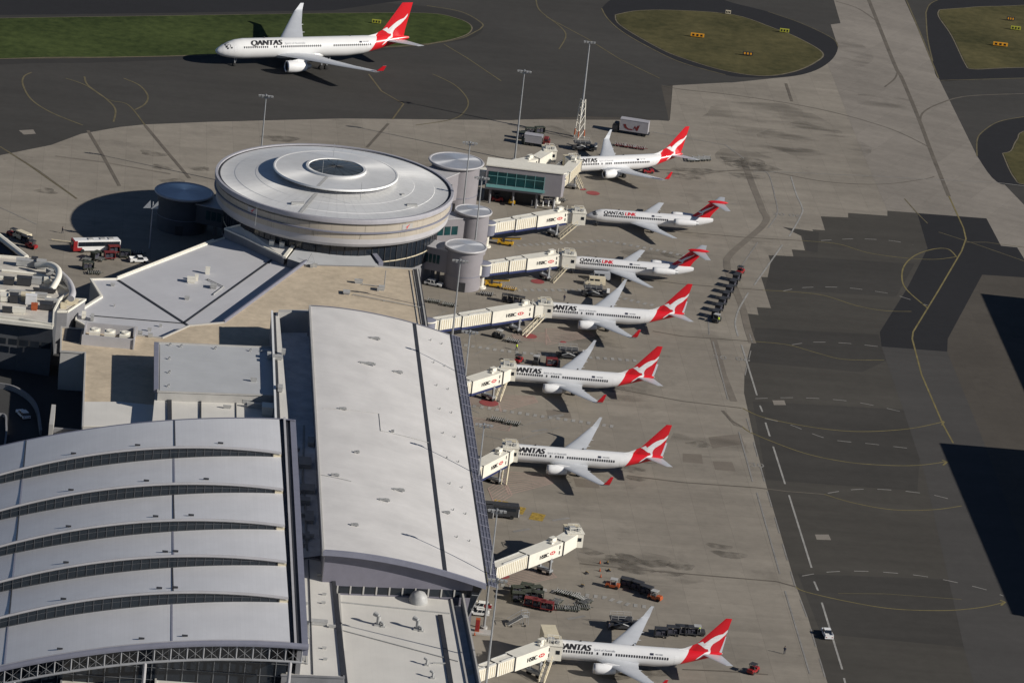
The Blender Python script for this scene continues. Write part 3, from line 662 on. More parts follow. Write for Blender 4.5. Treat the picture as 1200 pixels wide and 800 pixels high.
    def half(x, z):           # half width of the body or fin at (x, z)
        cz, ry, rz = interp(FS, x); t = (z-cz)/rz
        h = ry*sqrt(max(0, 1-t*t)) if abs(t) < 1 else 0.0
        if z > fin[0][0]:
            tab = [(s[0], s[1], s[2], s[3]) for s in fin]; xl, c, ht = interp(tab, min(z, fin[-1][0])); u = (x-xl)/c
            if 0 <= u <= 1: h = max(h, ht*interp(FINP, u)[0])
        return h
    def skin_patch(pts, off, mb, side=-1):
        """flat patch (x, z list) wrapped to the side of the body"""
        mb.add([(x, side*(half(x, z)+off), z) for x, z in pts], [tuple(range(len(pts)))])
    # fin, dorsal, tailplane, wings
    fb = MB(); fin_loft(fb, fin)
    fo = fb.build('fin', livery(kind+'_fin', (.78,.78,.78), (.62,.012,.022), 0, -5) if kind == 'tee' else paint, R, 30)
    if dorsal:
        db = MB(); k = len(dorsal); db.loft([[(x, .05*s, z) for x, z in dorsal] for s in (-1, 1)]); db.build('dorsal_fillet', paint, R)
    for s in (-1, 1):
        wb = MB(); foil(wb, [(s*y, x, c, z) for y, x, c, z in wing]); wo = wb.build('wing', M['wing'], R, 40)
        if wl:
            lb = MB(); L = [[(x+c*u, s*(y+(.055 if v > 0 else -.055)*(1 if i else 0)), z+(.06 if (v > 0 and i == 0) else 0)) for u, v in AF] for i, (y, x, c, z) in enumerate(wl)]
            lb.loft(L); mi = []
            wo2 = lb.build('winglet', [M['wing'], M['red']], wo)
            for p in wo2.data.polygons: p.material_index = 1 if p.normal.y*s > 0.45 and p.center.z > wl[1][3] else 0
        for q in ((.22,.36),(.45,.3),(.66,.24)):   # flap track fairings
            y = wing[1][0]+(wing[-1][0]-wing[1][0])*q[0]; tab = sorted((w_[0], w_[1], w_[2], w_[3]) for w_ in wing); xl, c, z = interp(tab, y); sc = c/5
            MB().loft([[(xl+c*.62+t*1.9*max(sc,.5), s*y+.18*r*cos(a), z-.18+.16*r*sin(a)) for a in [pi*i/4 for i in range(8)]] for t, r in ((0,.1),(.4,1),(.8,1),(1.35,.1))]).build('flap_fairing', M['wing'], wo, 40)
        sb = MB(); foil(sb, [(s*y, x, c, z) for y, x, c, z in stab], thick=.8); sb.build('tailplane', M['winggrey' if kind == 'tee' else 'wing'], R, 40)
        for y, x, z in eng:
            prof = [(er*.78,.25),(er*.86,0),(er*.98,.12),(er*1.06,el*.22),(er*1.04,el*.5),(er*.86,el*.86),(er*.76,el)]
            e = MB().lathe(prof, 24, (x, s*y, z), 0, 'X')
            eo = e.build('engine_nacelle', M['white'], R, 50)
            ib = MB().lathe([(er*.78,.26),(er*.74,.9),(.02,.95)], 24, (x, s*y, z), 0, 'X'); ib.build('intake_fan', M['dk'], eo, 50)
            MB().lathe([(er*.84,.07),(er*.90,-.03),(er*.99,.14),(er*1.0,.3)], 24, (x, s*y, z), 0, 'X').build('intake_lip', M['chrome'], eo, 50)
            MB().lathe([(er*.72,el-.1),(er*.55,el+.5*er),(er*.4,el+.9*er)], 20, (x, s*y, z), 0, 'X').build('exhaust', M['galv'], eo, 50)
            if kind == 'tee': MB().taper((x+2.6, s*(y-.9), z-.2), (3.6,1.6), (3.0,1.5), .35).build('pylon', M['winggrey'], eo)
            else: MB().add([(x+.9, s*y-.12, z+er*.95),(x+el*.8, s*y-.12, z+er*.6),(x+el+1.2, s*y-.12, z+er*.9),(x+el*.6, s*y-.12, z+er*1.3),(x+.9, s*y+.12, z+er*.95),(x+el*.8, s*y+.12, z+er*.6),(x+el+1.2, s*y+.12, z+er*.9),(x+el*.6, s*y+.12, z+er*1.3)], [(0,1,2,3),(7,6,5,4),(0,4,5,1),(1,5,6,2),(2,6,7,3),(3,7,4,0)]).build('pylon', M['white'], eo)
    for x, y, r, ht in gear:
        for s in ((0,) if y == 0 else (-1, 1)):
            g = MB().tube((x, s*y, r*.9), (x, s*y*.97, ht), .12, .16, 8); g.tube((x+.1, s*y, r*1.2), (x+1.1, s*y*.9, ht), .07, .07, 6)
            go = g.build('landing_gear', M['galv'], R, 40)
            for q in (-.32, .32):
                MB().lathe([(.02,-.16),(r*.8,-.16),(r,-.09),(r,.09),(r*.8,.16),(.02,.16)], 16, (0,0,0), 0, 'X').build('wheel', M['tyre'], go, 40)
                wv = COL.objects[-1] if False else go.children[-1]
                wv.rotation_euler = (0, 0, pi/2); wv.location = (x, s*y+q*max(1, r*1.3), r)
    # cockpit glazing
    nx = 1.0 if kind != 'wide' else 1.55
    cg = MB(); xo = FS[0][0]
    for x0, x1, a0, a1 in ((1.55,2.35,82,58),(1.6,2.5,54,36),(1.8,2.75,33,22)):
        for s in (-1, 1):
            q = []
            for x, a in ((xo+x0*nx,a0),(xo+x0*nx,a1),(xo+x1*nx,a1),(xo+x1*nx,a0)):
                cz, ry, rz = interp(FS, x); a = radians(a); q.append((x-.02, s*(ry+.025)*cos(a), cz+(rz+.025)*sin(a)))
            cg.add(q, [(0,1,2,3)])
    cg.build('cockpit_window', M['glass'], R)
    # cabin windows, each its own pane
    proto = None
    sz = (.33,.5) if kind != 'wide' else (.36,.55)
    wins = []
    for a, c in wr:
        x = a
        while x < c: wins.append(x); x += wdx
    if kind == 'wide': wins = wins[:48] if len(wins) <= 49 else [wins[i] for i in range(len(wins))]
    zc = FS[8][1]+wz
    for s in (-1, 1):
        for x in wins:
            y = half(x, zc)+.02
            if proto is None:
                pb = MB().add([(-sz[0]/2,-.04,-sz[1]/2+.06),(-sz[0]/2+.06,-.065,-sz[1]/2),(sz[0]/2-.06,-.065,-sz[1]/2),(sz[0]/2,-.04,-sz[1]/2+.06),(sz[0]/2,.05*-s,sz[1]/2-.06),(sz[0]/2-.06,.07*-s,sz[1]/2),(-sz[0]/2+.06,.07*-s,sz[1]/2),(-sz[0]/2,.05*-s,sz[1]/2-.06)], [tuple(range(8))])
                proto = pb.build('cabin_window', M['black'], R); o = proto
            else: o = proto.copy(); COL.objects.link(o); o.parent = R
            o.location = (x, s*y, zc); o.rotation_euler = (0, 0, 0 if s < 0 else pi)
    if kind == 'wide': pass
    # doors as thin outlined panels
    for x, wd in doors:
        for s in (-1, 1):
            dbm = MB(); z0, z1 = zc-1.25, zc+.72
            for i in range(6): dbm.add([(x+u*wd, s*(half(x+u*wd, z)+.012), z) for u, z in ((-.5, z0+(z1-z0)*i/6),(.5, z0+(z1-z0)*i/6),(.5, z0+(z1-z0)*(i+1)/6),(-.5, z0+(z1-z0)*(i+1)/6))], [(0,1,2,3)])
            dbm.build('cabin_door', M['winggrey' if kind == 'none' else 'white'], R)
    MB().lathe([(FS[-1][2]*1.3,-.5),(FS[-1][2]*.95,.05),(.03,.12)], 14, (FS[-1][0]-.02, 0, FS[-1][1]), 0, 'X').build('tail_cone', M['white'], R, 40)
    for x in ((9.5,20.0) if kind != 'wide' else (14,40,47)):
        MB().add([(x,-.03,FS[8][1]+FS[8][3]-.05),(x+.5,-.03,FS[8][1]+FS[8][3]-.05),(x+.45,-.01,FS[8][1]+FS[8][3]+.35),(x+.2,-.01,FS[8][1]+FS[8][3]+.35),(x,.03,FS[8][1]+FS[8][3]-.05),(x+.5,.03,FS[8][1]+FS[8][3]-.05),(x+.45,.01,FS[8][1]+FS[8][3]+.35),(x+.2,.01,FS[8][1]+FS[8][3]+.35)], [(0,1,2,3),(7,6,5,4),(1,5,6,2),(0,3,7,4),(3,2,6,7)]).build('aerial', M['dk'], R)
    # airline titles wrapped on both sides
    def wrap_text(txt, x0, size, zb, m, nm, shear=.22, bold=.02, sides=(-1, 1)):
        out = []
        for s in sides:
            me = text_mesh(txt, size, shear, bold)
            slice_mesh(me, 1, size*.14)
            wd = max(v.co.x for v in me.vertices)
            for v in me.vertices:
                x = x0+v.co.x if s < 0 else x0+wd-v.co.x
                # climb along the curved skin
                cz, ry, rz = interp(FS, max(x, 5.5)); a0 = math.asin(max(-1, min(1, (zb-cz)/rz))); a = a0+v.co.y/ry
                r = interp(FS, x); e = .03+v.co.z; v.co = (x, s*(r[1]+e)*cos(a), r[0]+(r[2]+e)*sin(a))
            me.materials.append(m); o = bpy.data.objects.new(nm, me); COL.objects.link(o); o.parent = R; out.append(o)
        return wd
    tx, ts, tz = title
    zb = FS[8][1]+wz+.36*(1 if kind != 'wide' else 1.2)
    if kind == 'tee':
        wd = wrap_text('QANTAS', tx, ts*1.0, zb, M['black'], 'airline_title', .2, .03, (-1,))
        wrap_text('LINK', tx+wd+.05, ts, zb, M['lred'], 'airline_title', .2, .03, (-1,))
    else:
        wrap_text('QANTAS', tx, ts, zb, M['black'], 'airline_title', .25, .05)
        wrap_text('Spirit of Australia', sub[0], sub[1], zb+.1, M['grylet'], 'slogan', .25, 0.0)
    wrap_text('VH-' + {'twin':'VXB','tee':'NXD','wide':'EBC'}[kind], wr[-1][1]-2.6 if kind != 'tee' else 19.2, .42 if kind != 'wide' else .6, zb+.15, M['grylet'], 'registration', 0, .01)
    fx = (wr[-1][1]-3.7) if kind != 'tee' else 18.2
    fl = MB(); zz = zb+.1; skin_patch([(fx,zz),(fx+.75,zz),(fx+.75,zz+.38),(fx,zz+.38)], .04, fl); fl.build('flag', M['navy'], R)
    # the white leaping-kangaroo emblem across fin and tail, both sides
    for s in (-1, 1):
        km = bpy.data.meshes.new('emblem')
        KP = [Vector((*kmap(x, z), 0)) for x, z in K737]
        km.from_pydata([(p.x, 0, p.y) for p in KP], [], tessellate_polygon([KP]))
        slice_mesh(km, 2, .09); slice_mesh(km, 0, .09)
        for v in km.vertices:
            z0 = v.co.z                      # the lower leg wraps on to the rounded tail
            for _ in range(12): v.co.z = .5*v.co.z+.5*(z0+.36*min(half(v.co.x, v.co.z), 1.2))
            v.co.y = s*max(half(v.co.x, v.co.z)+.022, .06)
        km.shade_smooth(); km.materials.append(M['white']); o = bpy.data.objects.new('kangaroo_emblem', km); COL.objects.link(o); o.parent = R
    if kind == 'tee':
        MB().loft([[(x, r*cos(a), 8.62+r*1.1*sin(a)) for a in [2*pi*i/12 for i in range(12)]] for x, r in ((32.4,.06),(33.1,.34),(35.3,.45),(36.9,.3),(37.7,.05))]).build('fin_cap', M['red'], R, 40)
        rb = MB()
        for t in range(4):
            u0, u1 = 27.6+t*.6, 27.6+(t+1)*.6
            rb.add([(x, -(half(x, z)+.03), z) for x, z in ((u0, 2.0+.25*t), (u1, 2.0+.25*(t+1)), (u1, 2.4+.5*(t+1)), (u0, 2.4+.5*t))], [(0,1,2,3)])
        rb.build('tail_swoosh', M['red'], R)
    return R
def port(root, wl): pass
G737 = None
PL = [('twin', (-2.08,-64.83), 5.13), ('twin', (-4.5,-13.99), 4.94), ('twin', (2.47,32.24), 6.11), ('twin', (10.4,-169.86), 5.1), ('twin', (5.79,148.64), 27.57)]
LB = ['white and red twin jet parked directly above the empty air bridge', 'white and red twin jet parked with a bridge, behind the person in the hi-vis vest', 'white and red twin jet parked just below the two white vans', 'white and red twin jet nearest the camera at the bottom edge', 'white and red twin jet angled beside the teal-windowed link at the far end']
p737 = aircraft('twin', 'twin_jet_airliner', LB[0], 'parked twin jets')
for (k, (x, y), h), l in zip(PL, LB): put(p737, (x, y, 0), radians(h), l, 'airliner', 'parked twin jets')
p717 = aircraft('tee', 'tee_tailed_airliner', '', 'small rear-engined jets')
put(p717, (13.66,111.16,0), radians(7.33), 'upper of the two small T-tailed jets with red and black titles', 'airliner', 'small rear-engined jets')
put(p717, (8.5,71.41,0), radians(4.98), 'lower of the two small T-tailed jets, tail above the white vans', 'airliner', 'small rear-engined jets')
pA330 = aircraft('wide', 'wide_body_airliner', 'large white jet with red tail taxiing past the long grass strip', None)
pA330.location = (-90.64,214.47,0); pA330.rotation_euler = (0,0,radians(26.86)); pA330['category'] = 'airliner'
# ================================================================ BUILDINGS
def building(name, label, px, py, z=0.0, cat='building'):
    p = at(px, py, z); return thing(name, label, cat, (p.x, p.y, 0))
def bprt(mb, name, m, root, smooth=None): return mb.build(name, m, root, smooth, tuple(root.location))
def sub(mb, name, m, root, par, smooth=None): return mb.build(name, m, par, smooth, tuple(root.location))
def inset(pts, d):
    cx = sum(p[0] for p in pts)/len(pts); cy = sum(p[1] for p in pts)/len(pts)
    return [(p[0]+(cx-p[0])/hypot(cx-p[0], cy-p[1])*d, p[1]+(cy-p[1])/hypot(cx-p[0], cy-p[1])*d) for p in pts]
def block(root, pts, z1, roof, wall, z0=0.0, parapet=0.5, pm=None, pw=.35, open_edges=()):
    """flat-roofed volume: wall, roof sheet and an upstand round its edge"""
    wl = MB(); n = len(pts); wl.prism(pts, z0, z1-.05, bottom=False); bprt(wl, 'wall', wall, root)
    ro = bprt(MB().sheet(pts, z1), 'roof', roof, root)
    if parapet:
        pb = MB()
        for i in range(n):
            if i in open_edges: continue
            a = Vector(pts[i]+(0,)); c = Vector(pts[(i+1) % n]+(0,)); d = (c-a); L = d.length; d.normalize()
            pb.box(((a.x+c.x)/2, (a.y+c.y)/2, z1+parapet/2-.02), (L+pw*.98, pw, parapet+.04+.003*i), atan2(d.y, d.x))
        sub(pb, 'parapet', pm or wall, root, ro)
    return ro
def bar(mb, a, c, z, wd, ht, mi=0):
    d = Vector((c[0]-a[0], c[1]-a[1])); mb.box(((a[0]+c[0])/2, (a[1]+c[1])/2, z+ht/2), (d.length, wd, ht), atan2(d.y, d.x), mi); return mb
def unit(root, par, px, py, z, d, ang=6, m='unit', name='roof_unit', legs=.3):
    """air handling box on a plinth with a grille and a lid"""
    sc = {'folded_roof_building': .6, 'plant_roof_building': .72}.get(root.name, .85); d = (d[0]*sc, d[1]*sc, d[2]*sc)
    c = at(px, py, z); r = radians(ang); b = MB()
    b.box((c.x, c.y, z+legs/2), (d[0]*.85, d[1]*.85, legs), r)
    b.box((c.x, c.y, z+legs+d[2]/2), d, r); b.box((c.x, c.y, z+legs+d[2]+.06), (d[0]*1.06, d[1]*1.06, .12), r)
    o = sub(b, name, M[m], root, par)
    g = None and MB().box((c.x+sin(r)*(d[1]/2+.02), c.y-cos(r)*(d[1]/2+.02), z+legs+d[2]*.5), (d[0]*.7, .05, d[2]*.55), r); return o, g
def vent(root, par, px, py, z, h=1.2, r=.25, ang=0):
    """gooseneck roof vent"""
    c = at(px, py, z); b = MB(); b.tube((c.x, c.y, z), (c.x, c.y, z+h), r, r, 10); b.tube((c.x, c.y, z+h-.05), (c.x+r*2.6*cos(ang), c.y+r*2.6*sin(ang), z+h+.1), r*.95, r*1.3, 10)
    b.box((c.x, c.y, z+.12), (r*3.4, r*3.4, .24)); return sub(b, 'roof_vent', M['unit'], root, par)
def pipe(root, par, pts, z, r=.12, m='unit'):
    b = MB(); w = [at(px, py, z) for px, py in pts]; b.path([(p.x, p.y, z+.25) for p in w], r, 8)
    for p in w: b.box((p.x, p.y, z+.12), (.3, .3, .24))
    return sub(b, 'roof_pipe', M[m], root, par)

# ---------------------------------------------------------------- the rotunda
RC = (-47.4, 61.9); RT = thing('rotunda_building', 'round terminal building with a wide pale disc roof and glass eye', 'building', (RC[0], RC[1], 0))
R0 = 29.3
roof = MB().lathe([(R0-.75,19.75),(R0-1.1,19.7),(24.5,20.05),(24.45,20.11),(19.5,20.6),(19.45,20.65),(14.3,21.3)], 96).build('roof', M['rotroof'], RT, 30)
MB().lathe([(R0-.75,19.72),(R0-.72,20.05),(R0-.1,20.05),(R0,19.8),(R0-.05,18.9),(R0-.9,18.75)], 96).build('rim', M['rotrim'], roof, 30)
MB().lathe([(R0-1.35,19.74),(R0-.78,19.72)], 96, (0,0,.03)).build('gutter', M['gutter'], roof)
MB().lathe([(14.3,20.8),(14.3,22.4)], 72).build('clerestory', M['walld'], roof, 30)
cl = MB()
for i in range(36):
    a = 2*pi*i/36; cl.box((14.36*cos(a), 14.36*sin(a), 22.0), (.1, 2.3, .5), a)
cl.build('clerestory_glazing', M['glass'], roof)
disc = MB().lathe([(14.4,22.35),(15.2,22.3),(15.35,22.5),(15.2,22.85),(14.8,22.85),(14.7,22.78),(7.4,23.1),(7.35,23.6),(6.75,23.6),(6.65,23.45)], 96).build('upper_disc', M['rotroof'], RT, 30)
eye = MB().lathe([(6.67,23.42),(5,23.6),(2.5,23.75),(.02,23.8)], 48).build('glass_eye', M['eye'], disc, 40)
sp = MB()
for i in range(16):
    a = 2*pi*i/16; sp.tube((6.5*cos(a),6.5*sin(a),23.5), (.3*cos(a),.3*sin(a),23.85), .05, .05, 6)
sp.build('glazing_bars', M['dk'], eye)
bod = MB().lathe([(R0-.9,18.75),(R0-.95,18.3),(R0-.5,18.28),(R0-.5,16.75)], 96).build('upper_wall', M['clad'], RT, 30)
MB().lathe([(R0-.5,16.8),(R0-.12,16.75),(R0-.12,16.45),(R0-.7,16.4)], 96).build('ledge', M['bluegrey'], bod, 30)
MB().lathe([(R0-.7,16.42),(R0-.75,14.9)], 96).build('middle_wall', M['clad'], RT, 30)
MB().lathe([(R0-.75,14.92),(R0-.8,13.6),(R0-1.3,12.9),(R0-2.2,12.5),(R0-3.2,12.4)], 96).build('curved_skirt', M['cladg'], RT, 30)
MB().lathe([(R0-3.6,12.6),(R0-3.6,5.2)], 72).build('window_backing', M['gutter'], RT)
MB().lathe([(R0-3.1,5.2),(R0-3.0,4.9),(R0-3.4,4.8),(R0-3.4,0)], 72).build('lower_wall', M['walld'], RT, 30)
wp = None
for i in range(48):                                  # tall windows all round, each with its own frame
    a = 2*pi*i/48; r = R0-3.15
    if wp is None:
        wp = MB().box((0,0,8.8), (.08, 3.05, 7.1)).build('window', M['glass'], RT)
        fr = MB()
        for y in (-1.66, 0): fr.box((.06, y, 8.8), (.12, .14, 7.3))
        for z in (5.3, 8.2, 12.3): fr.box((.05, 0, z), (.14, 3.4, .16 if z != 8.2 else .24), 0, 1 if z == 8.2 else 0)
        fr.build('window_frame', [M['dk'], M['bcream']], wp); o = wp
    else: o = copy_tree(wp, RT)
    o.location = (r*cos(a), r*sin(a), 0); o.rotation_euler = (0,0,a)
gs_ = MB(); p0 = at(380,204,24.2); p1 = at(352,246,20.6)
v0 = Vector((p0.x-RC[0], p0.y-RC[1])); v1 = Vector((p1.x-RC[0], p1.y-RC[1])); d = v1.normalized()
gs_.add([(d.x*a-d.y*b_, d.y*a+d.x*b_, z) for a, z in ((15.4,21.22),(28.0,19.83)) for b_ in (-.45,.45)], [(0,1,3,2)]); gs_.add([(d.x*a-d.y*b_, d.y*a+d.x*b_, z) for a, z in ((7.5,23.14),(14.6,22.82)) for b_ in (-.4,.4)], [(0,1,3,2)])
gs_.build('walkway', M['unit'], roof)
for px, py, ln in ((483,238,2.6),(349,236,3.2),(472,228,.8)):
    p = at(px, py, 20.9); q = (p.x-RC[0], p.y-RC[1]); rr = hypot(*q); z = 19.7+(28.2-rr)*.09
    MB().box((q[0], q[1], z+.3), (ln, .9, .5), .3).build('roof_hatch', M['unit'], roof)
mst = MB()
for px, py in ((378,200),(391,180),(300,255),(423,226)):
    p = at(px, py, 24); mst.tube((p.x-RC[0], p.y-RC[1], 22.0), (p.x-RC[0], p.y-RC[1], 26.6), .05)
mst.build('roof_aerial', M['galv'], roof)
def wall_emblem(a, z, sc):
    vs = [((x-35.5)*sc, (zz-7)*sc) for x, zz in K737]; bm = bmesh.new()
    f = bm.faces.new([bm.verts.new(((R0-.38)*cos(a+u/R0), (R0-.38)*sin(a+u/R0), z+v)) for u, v in vs]); bm.normal_update(); bmesh.ops.triangulate(bm, faces=[f], ngon_method='EAR_CLIP')
    me = bpy.data.meshes.new('wall_emblem'); bm.to_mesh(me); bm.free(); me.materials.append(M['red'])
    o = bpy.data.objects.new('wall_emblem', me); COL.objects.link(o); o.parent = bod
for px, py in ((474,264),(288,249)):
    p = at(px, py, 17.5); a = atan2(p.y-RC[1], p.x-RC[0])
    pl = MB()
    for k in range(6):
        a0, a1 = a-.055+.11*k/6, a-.055+.11*(k+1)/6
        pl.add([((R0-.42)*cos(t), (R0-.42)*sin(t), z) for t, z in ((a0,16.9),(a1,16.9),(a1,18.2),(a0,18.2))], [(0,1,2,3)])
    pl.build('wall_sign_panel', M['wall'] if px > 400 else M['cladg'], bod)
    wall_emblem(a, 17.5, .2)
# radial seams on the roof sheets
sm_ = MB()
for i in range(64):
    a = 2*pi*i/64; sm_.add([(r*cos(a+da), r*sin(a+da), z) for r, z, w in ((14.6,21.27,.0012),(19.4,20.66,.0009),(24.4,20.12,.0007),(28.0,19.76,.0006)) for da in (-w, w)], [(0,1,3,2),(2,3,5,4),(4,5,7,6)])
so = sm_.build('roof_seams', mat('seam_grey', (.5,.5,.51), .5, var=0), roof); so.location = (0,0,.03)  # seam strips greyer than the roof sheets

# ---------------------------------------------------------------- gate towers, each joined to the rotunda by a corridor
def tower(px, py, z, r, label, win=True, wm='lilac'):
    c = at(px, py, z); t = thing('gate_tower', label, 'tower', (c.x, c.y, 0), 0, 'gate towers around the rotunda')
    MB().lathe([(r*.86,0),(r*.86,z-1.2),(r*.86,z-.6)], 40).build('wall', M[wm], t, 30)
    MB().lathe([(r*.865,3.6),(r*.875,3.6),(r*.875,3.75),(r*.865,3.75)], 40).build('wall_joint', M['bluegrey'], t)
    cap = MB().lathe([(r*.86,z-.7),(r*.97,z-.55),(r,z-.2),(r*.98,z),(r*.93,z),(r*.91,z-.12)], 48).build('cap_rim', M['cladg'], t, 30)
    n = 8; fm = MB()                                  # folded fan roof
    for i in range(n):
        a, b, m2 = 2*pi*i/n, 2*pi*(i+1)/n, 2*pi*(i+.5)/n
        fm.add([(0,0,z+.75),(r*.92*cos(a), r*.92*sin(a), z+.12),(r*.92*cos(m2), r*.92*sin(m2), z-.12),(r*.92*cos(b), r*.92*sin(b), z+.12)], [(0,1,2),(0,2,3)])
    fm = MB().lathe([(r*.92,z-.12),(r*.5,z+.05),(.03,z+.25)], 48); fm.build('disc_roof', M['cone'], cap, 40)
    d = Vector((RC[0]-c.x, RC[1]-c.y)); L = d.length-R0+3; d.normalize(); a = atan2(d.y, d.x)
    mid = (d.x*(L/2+r*.3), d.y*(L/2+r*.3))
    cor = MB().box((mid[0], mid[1], (3.4+z-1.4)/2), (L, r*1.05, z-1.4-3.4), a).build('corridor', M[wm], t)
    MB().box((mid[0], mid[1], z-1.3), (L, r*1.12, .2), a).build('corridor_roof', M['cladg'], cor)
    lg = MB()
    for k in (.3, .7): lg.tube((d.x*(r+k*(L-r)), d.y*(r+k*(L-r)), 0), (d.x*(r+k*(L-r)), d.y*(r+k*(L-r)), 3.5), .45)
    lg.build('corridor_leg', M['walld'], cor)
    if win:
        nx, ny = (-d.y, d.x); s = 1 if ny < 0 else -1; nx *= s; ny *= s
        for k in range(4):
            f = r*1.02+(L-r*.9)*(k+.5)/4
            MB().box((d.x*f+nx*(r*.525+.04), d.y*f+ny*(r*.525+.04), (3.4+z-1.4)/2+.2), ((L-r)/4*.86, .08, 2.2), a).build('window', M['teal'], cor)
    MB().box((0, -r*.865, 1.2), (1.9, .12, 2.4)).build('door', M['dk'], t)
    return t
tower(535,188,12,7.2,'largest gate tower, at the far right of the rotunda beside the teal link')
tower(555,246,11,4.75,'middle gate tower of three, its cap just above the nearest one')
tower(546,287.5,10.5,5.2,'nearest gate tower, its grey drum standing on the apron by the white hatchback')
tower(216,224,9.5,7.4,'gate tower in deep shade left of the rotunda', True, 'shadewall')  # rotunda's shadow on this drum also put into its dark wall colour

# ---------------------------------------------------------------- teal windowed link to the far stand
LK = thing('gate_link', 'raised lilac link with teal windows reaching the far stand', 'building', at(615,215,0))
la = at(571,193,10.5); lb = at(660,203.5,10.5); ld = (lb-la); LL = ld.length; ld.normalize(); lang = atan2(ld.y, ld.x); ln = Vector((ld.y, -ld.x, 0))
def LP(u, v, z): q = la+ld*u-ln*v; return (q.x, q.y, z)     # u along, v away from camera
lw = MB(); q = [LP(0,0,0), LP(LL,0,0), LP(LL+.6,1,0), LP(LL+.6,6,0), LP(0,6,0)]; lw.prism([(p[0],p[1]) for p in q], 4.0, 10.3); bprt(lw, 'wall', M['lilac'], LK)
lr = bprt(MB().prism([LP(-.2,-.25,0)[:2], LP(LL+.2,-.25,0)[:2], LP(LL+1,.9,0)[:2], LP(LL+1,6.3,0)[:2], LP(-.2,6.3,0)[:2]], 10.3, 10.6), 'roof', M['bwhite'], LK)
for k in range(6):
    u0 = .6+k*2.42; f = bprt(MB().prism([LP(u0,-.02,0)[:2], LP(u0+2.3,-.02,0)[:2], LP(u0+2.3,-.1,0)[:2], LP(u0,-.1,0)[:2]], 5.6, 8.9), 'window', M['teal'], LK)
    sub(MB().prism([LP(u0+2.3,-.02,0)[:2], LP(u0+2.42,-.02,0)[:2], LP(u0+2.42,-.16,0)[:2], LP(u0+2.3,-.16,0)[:2]], 5.5, 9.0).prism([LP(u0,-.02,0)[:2], LP(u0+2.3,-.02,0)[:2], LP(u0+2.3,-.14,0)[:2], LP(u0,-.14,0)[:2]], 7.7, 7.8), 'window_frame', M['tealtrim'], LK, f)
bprt(MB().prism([LP(.3,-.02,0)[:2], LP(15.4,-.02,0)[:2], LP(15.4,-.4,0)[:2], LP(.3,-.4,0)[:2]], 4.7, 5.4), 'teal_sill', M['tealtrim'], LK)
for u in (1.5, 7.5, 13.5, 18): bprt(MB().tube(LP(u,1,0), LP(u,1,4.1), .3).tube(LP(u,5,0), LP(u,5,4.1), .3), 'leg', M['walld'], LK)
bprt(MB().prism([LP(0,3.4,0)[:2], LP(14.5,3.4,0)[:2], LP(14.5,5.5,0)[:2], LP(0,5.5,0)[:2]], 0, 4.0), 'undercroft_wall', M['dk'], LK)  # shade below the link put into this wall's dark colour

# ---------------------------------------------------------------- east concourse with the curved white roof
CN = thing('concourse_building', 'long concourse under a big plain white roof along the stands', 'building', at(470,520,0))
cNW, cNE, cSW, cSE = xy(363,358,18), xy(527,392,12), xy(379,645,18), xy(570,685,12)
def CP(t, s):               # t west-east, s north-south
    a = (cNW[0]+(cNE[0]-cNW[0])*t, cNW[1]+(cNE[1]-cNW[1])*t); b = (cSW[0]+(cSE[0]-cSW[0])*t, cSW[1]+(cSE[1]-cSW[1])*t)
    return (a[0]+(b[0]-a[0])*s, a[1]+(b[1]-a[1])*s)
def CZ(t): return 18-6*t**1.8
rb = MB(); nT = 24; ts = [i/nT for i in range(nT+1)]
top = [(*CP(t, s), CZ(t)) for s in (0, 1) for t in ts]; k = nT+1
rb.add(top, [(i, i+1, k+i+1, k+i) for i in range(nT)])
rb.add([(x, y, z-.9) for x, y, z in top], [(k+i, k+i+1, i+1, i) for i in range(nT)])
croof = bprt(rb, 'roof', M['white_roof'], CN, 30)
eb = MB()
for s, off in ((0, .06), (1, -.06)):
    e = [(*CP(t, s), CZ(t)) for t in ts]
    eb.add([(x, y+off, z+.12) for x, y, z in e]+[(x, y+off, z-1.0) for x, y, z in e], [(i, i+1, k+i+1, k+i) for i in range(nT)])
    eb.add([(x, y+off, z+.12) for x, y, z in e]+[(x, y+(.5 if s else -.5)+off, z+.12) for x, y, z in e], [(i, i+1, k+i+1, k+i) for i in range(nT)])
sub(eb, 'roof_edge', M['bluegrey'], CN, croof)
wl = MB(); a, b = CP(0,0), CP(0,1); bar(wl, a, b, 16.9, .4, 1.25); sub(wl, 'west_coping', M['wall'], CN, croof)
gb = MB()
for s0, s1 in ((0,.33),(.33,.66),(.66,1)):
    for t, wd in ((.742,.42),):
        p, q = CP(t, s0), CP(t, s1); z = CZ(t); gb.add([(p[0]-wd,p[1],z+.16),(p[0]+wd,p[1],z+.02),(q[0]+wd,q[1],z+.02),(q[0]-wd,q[1],z+.16)], [(0,1,2,3)])
sub(gb, 'gutter', M['gutter'], CN, croof)
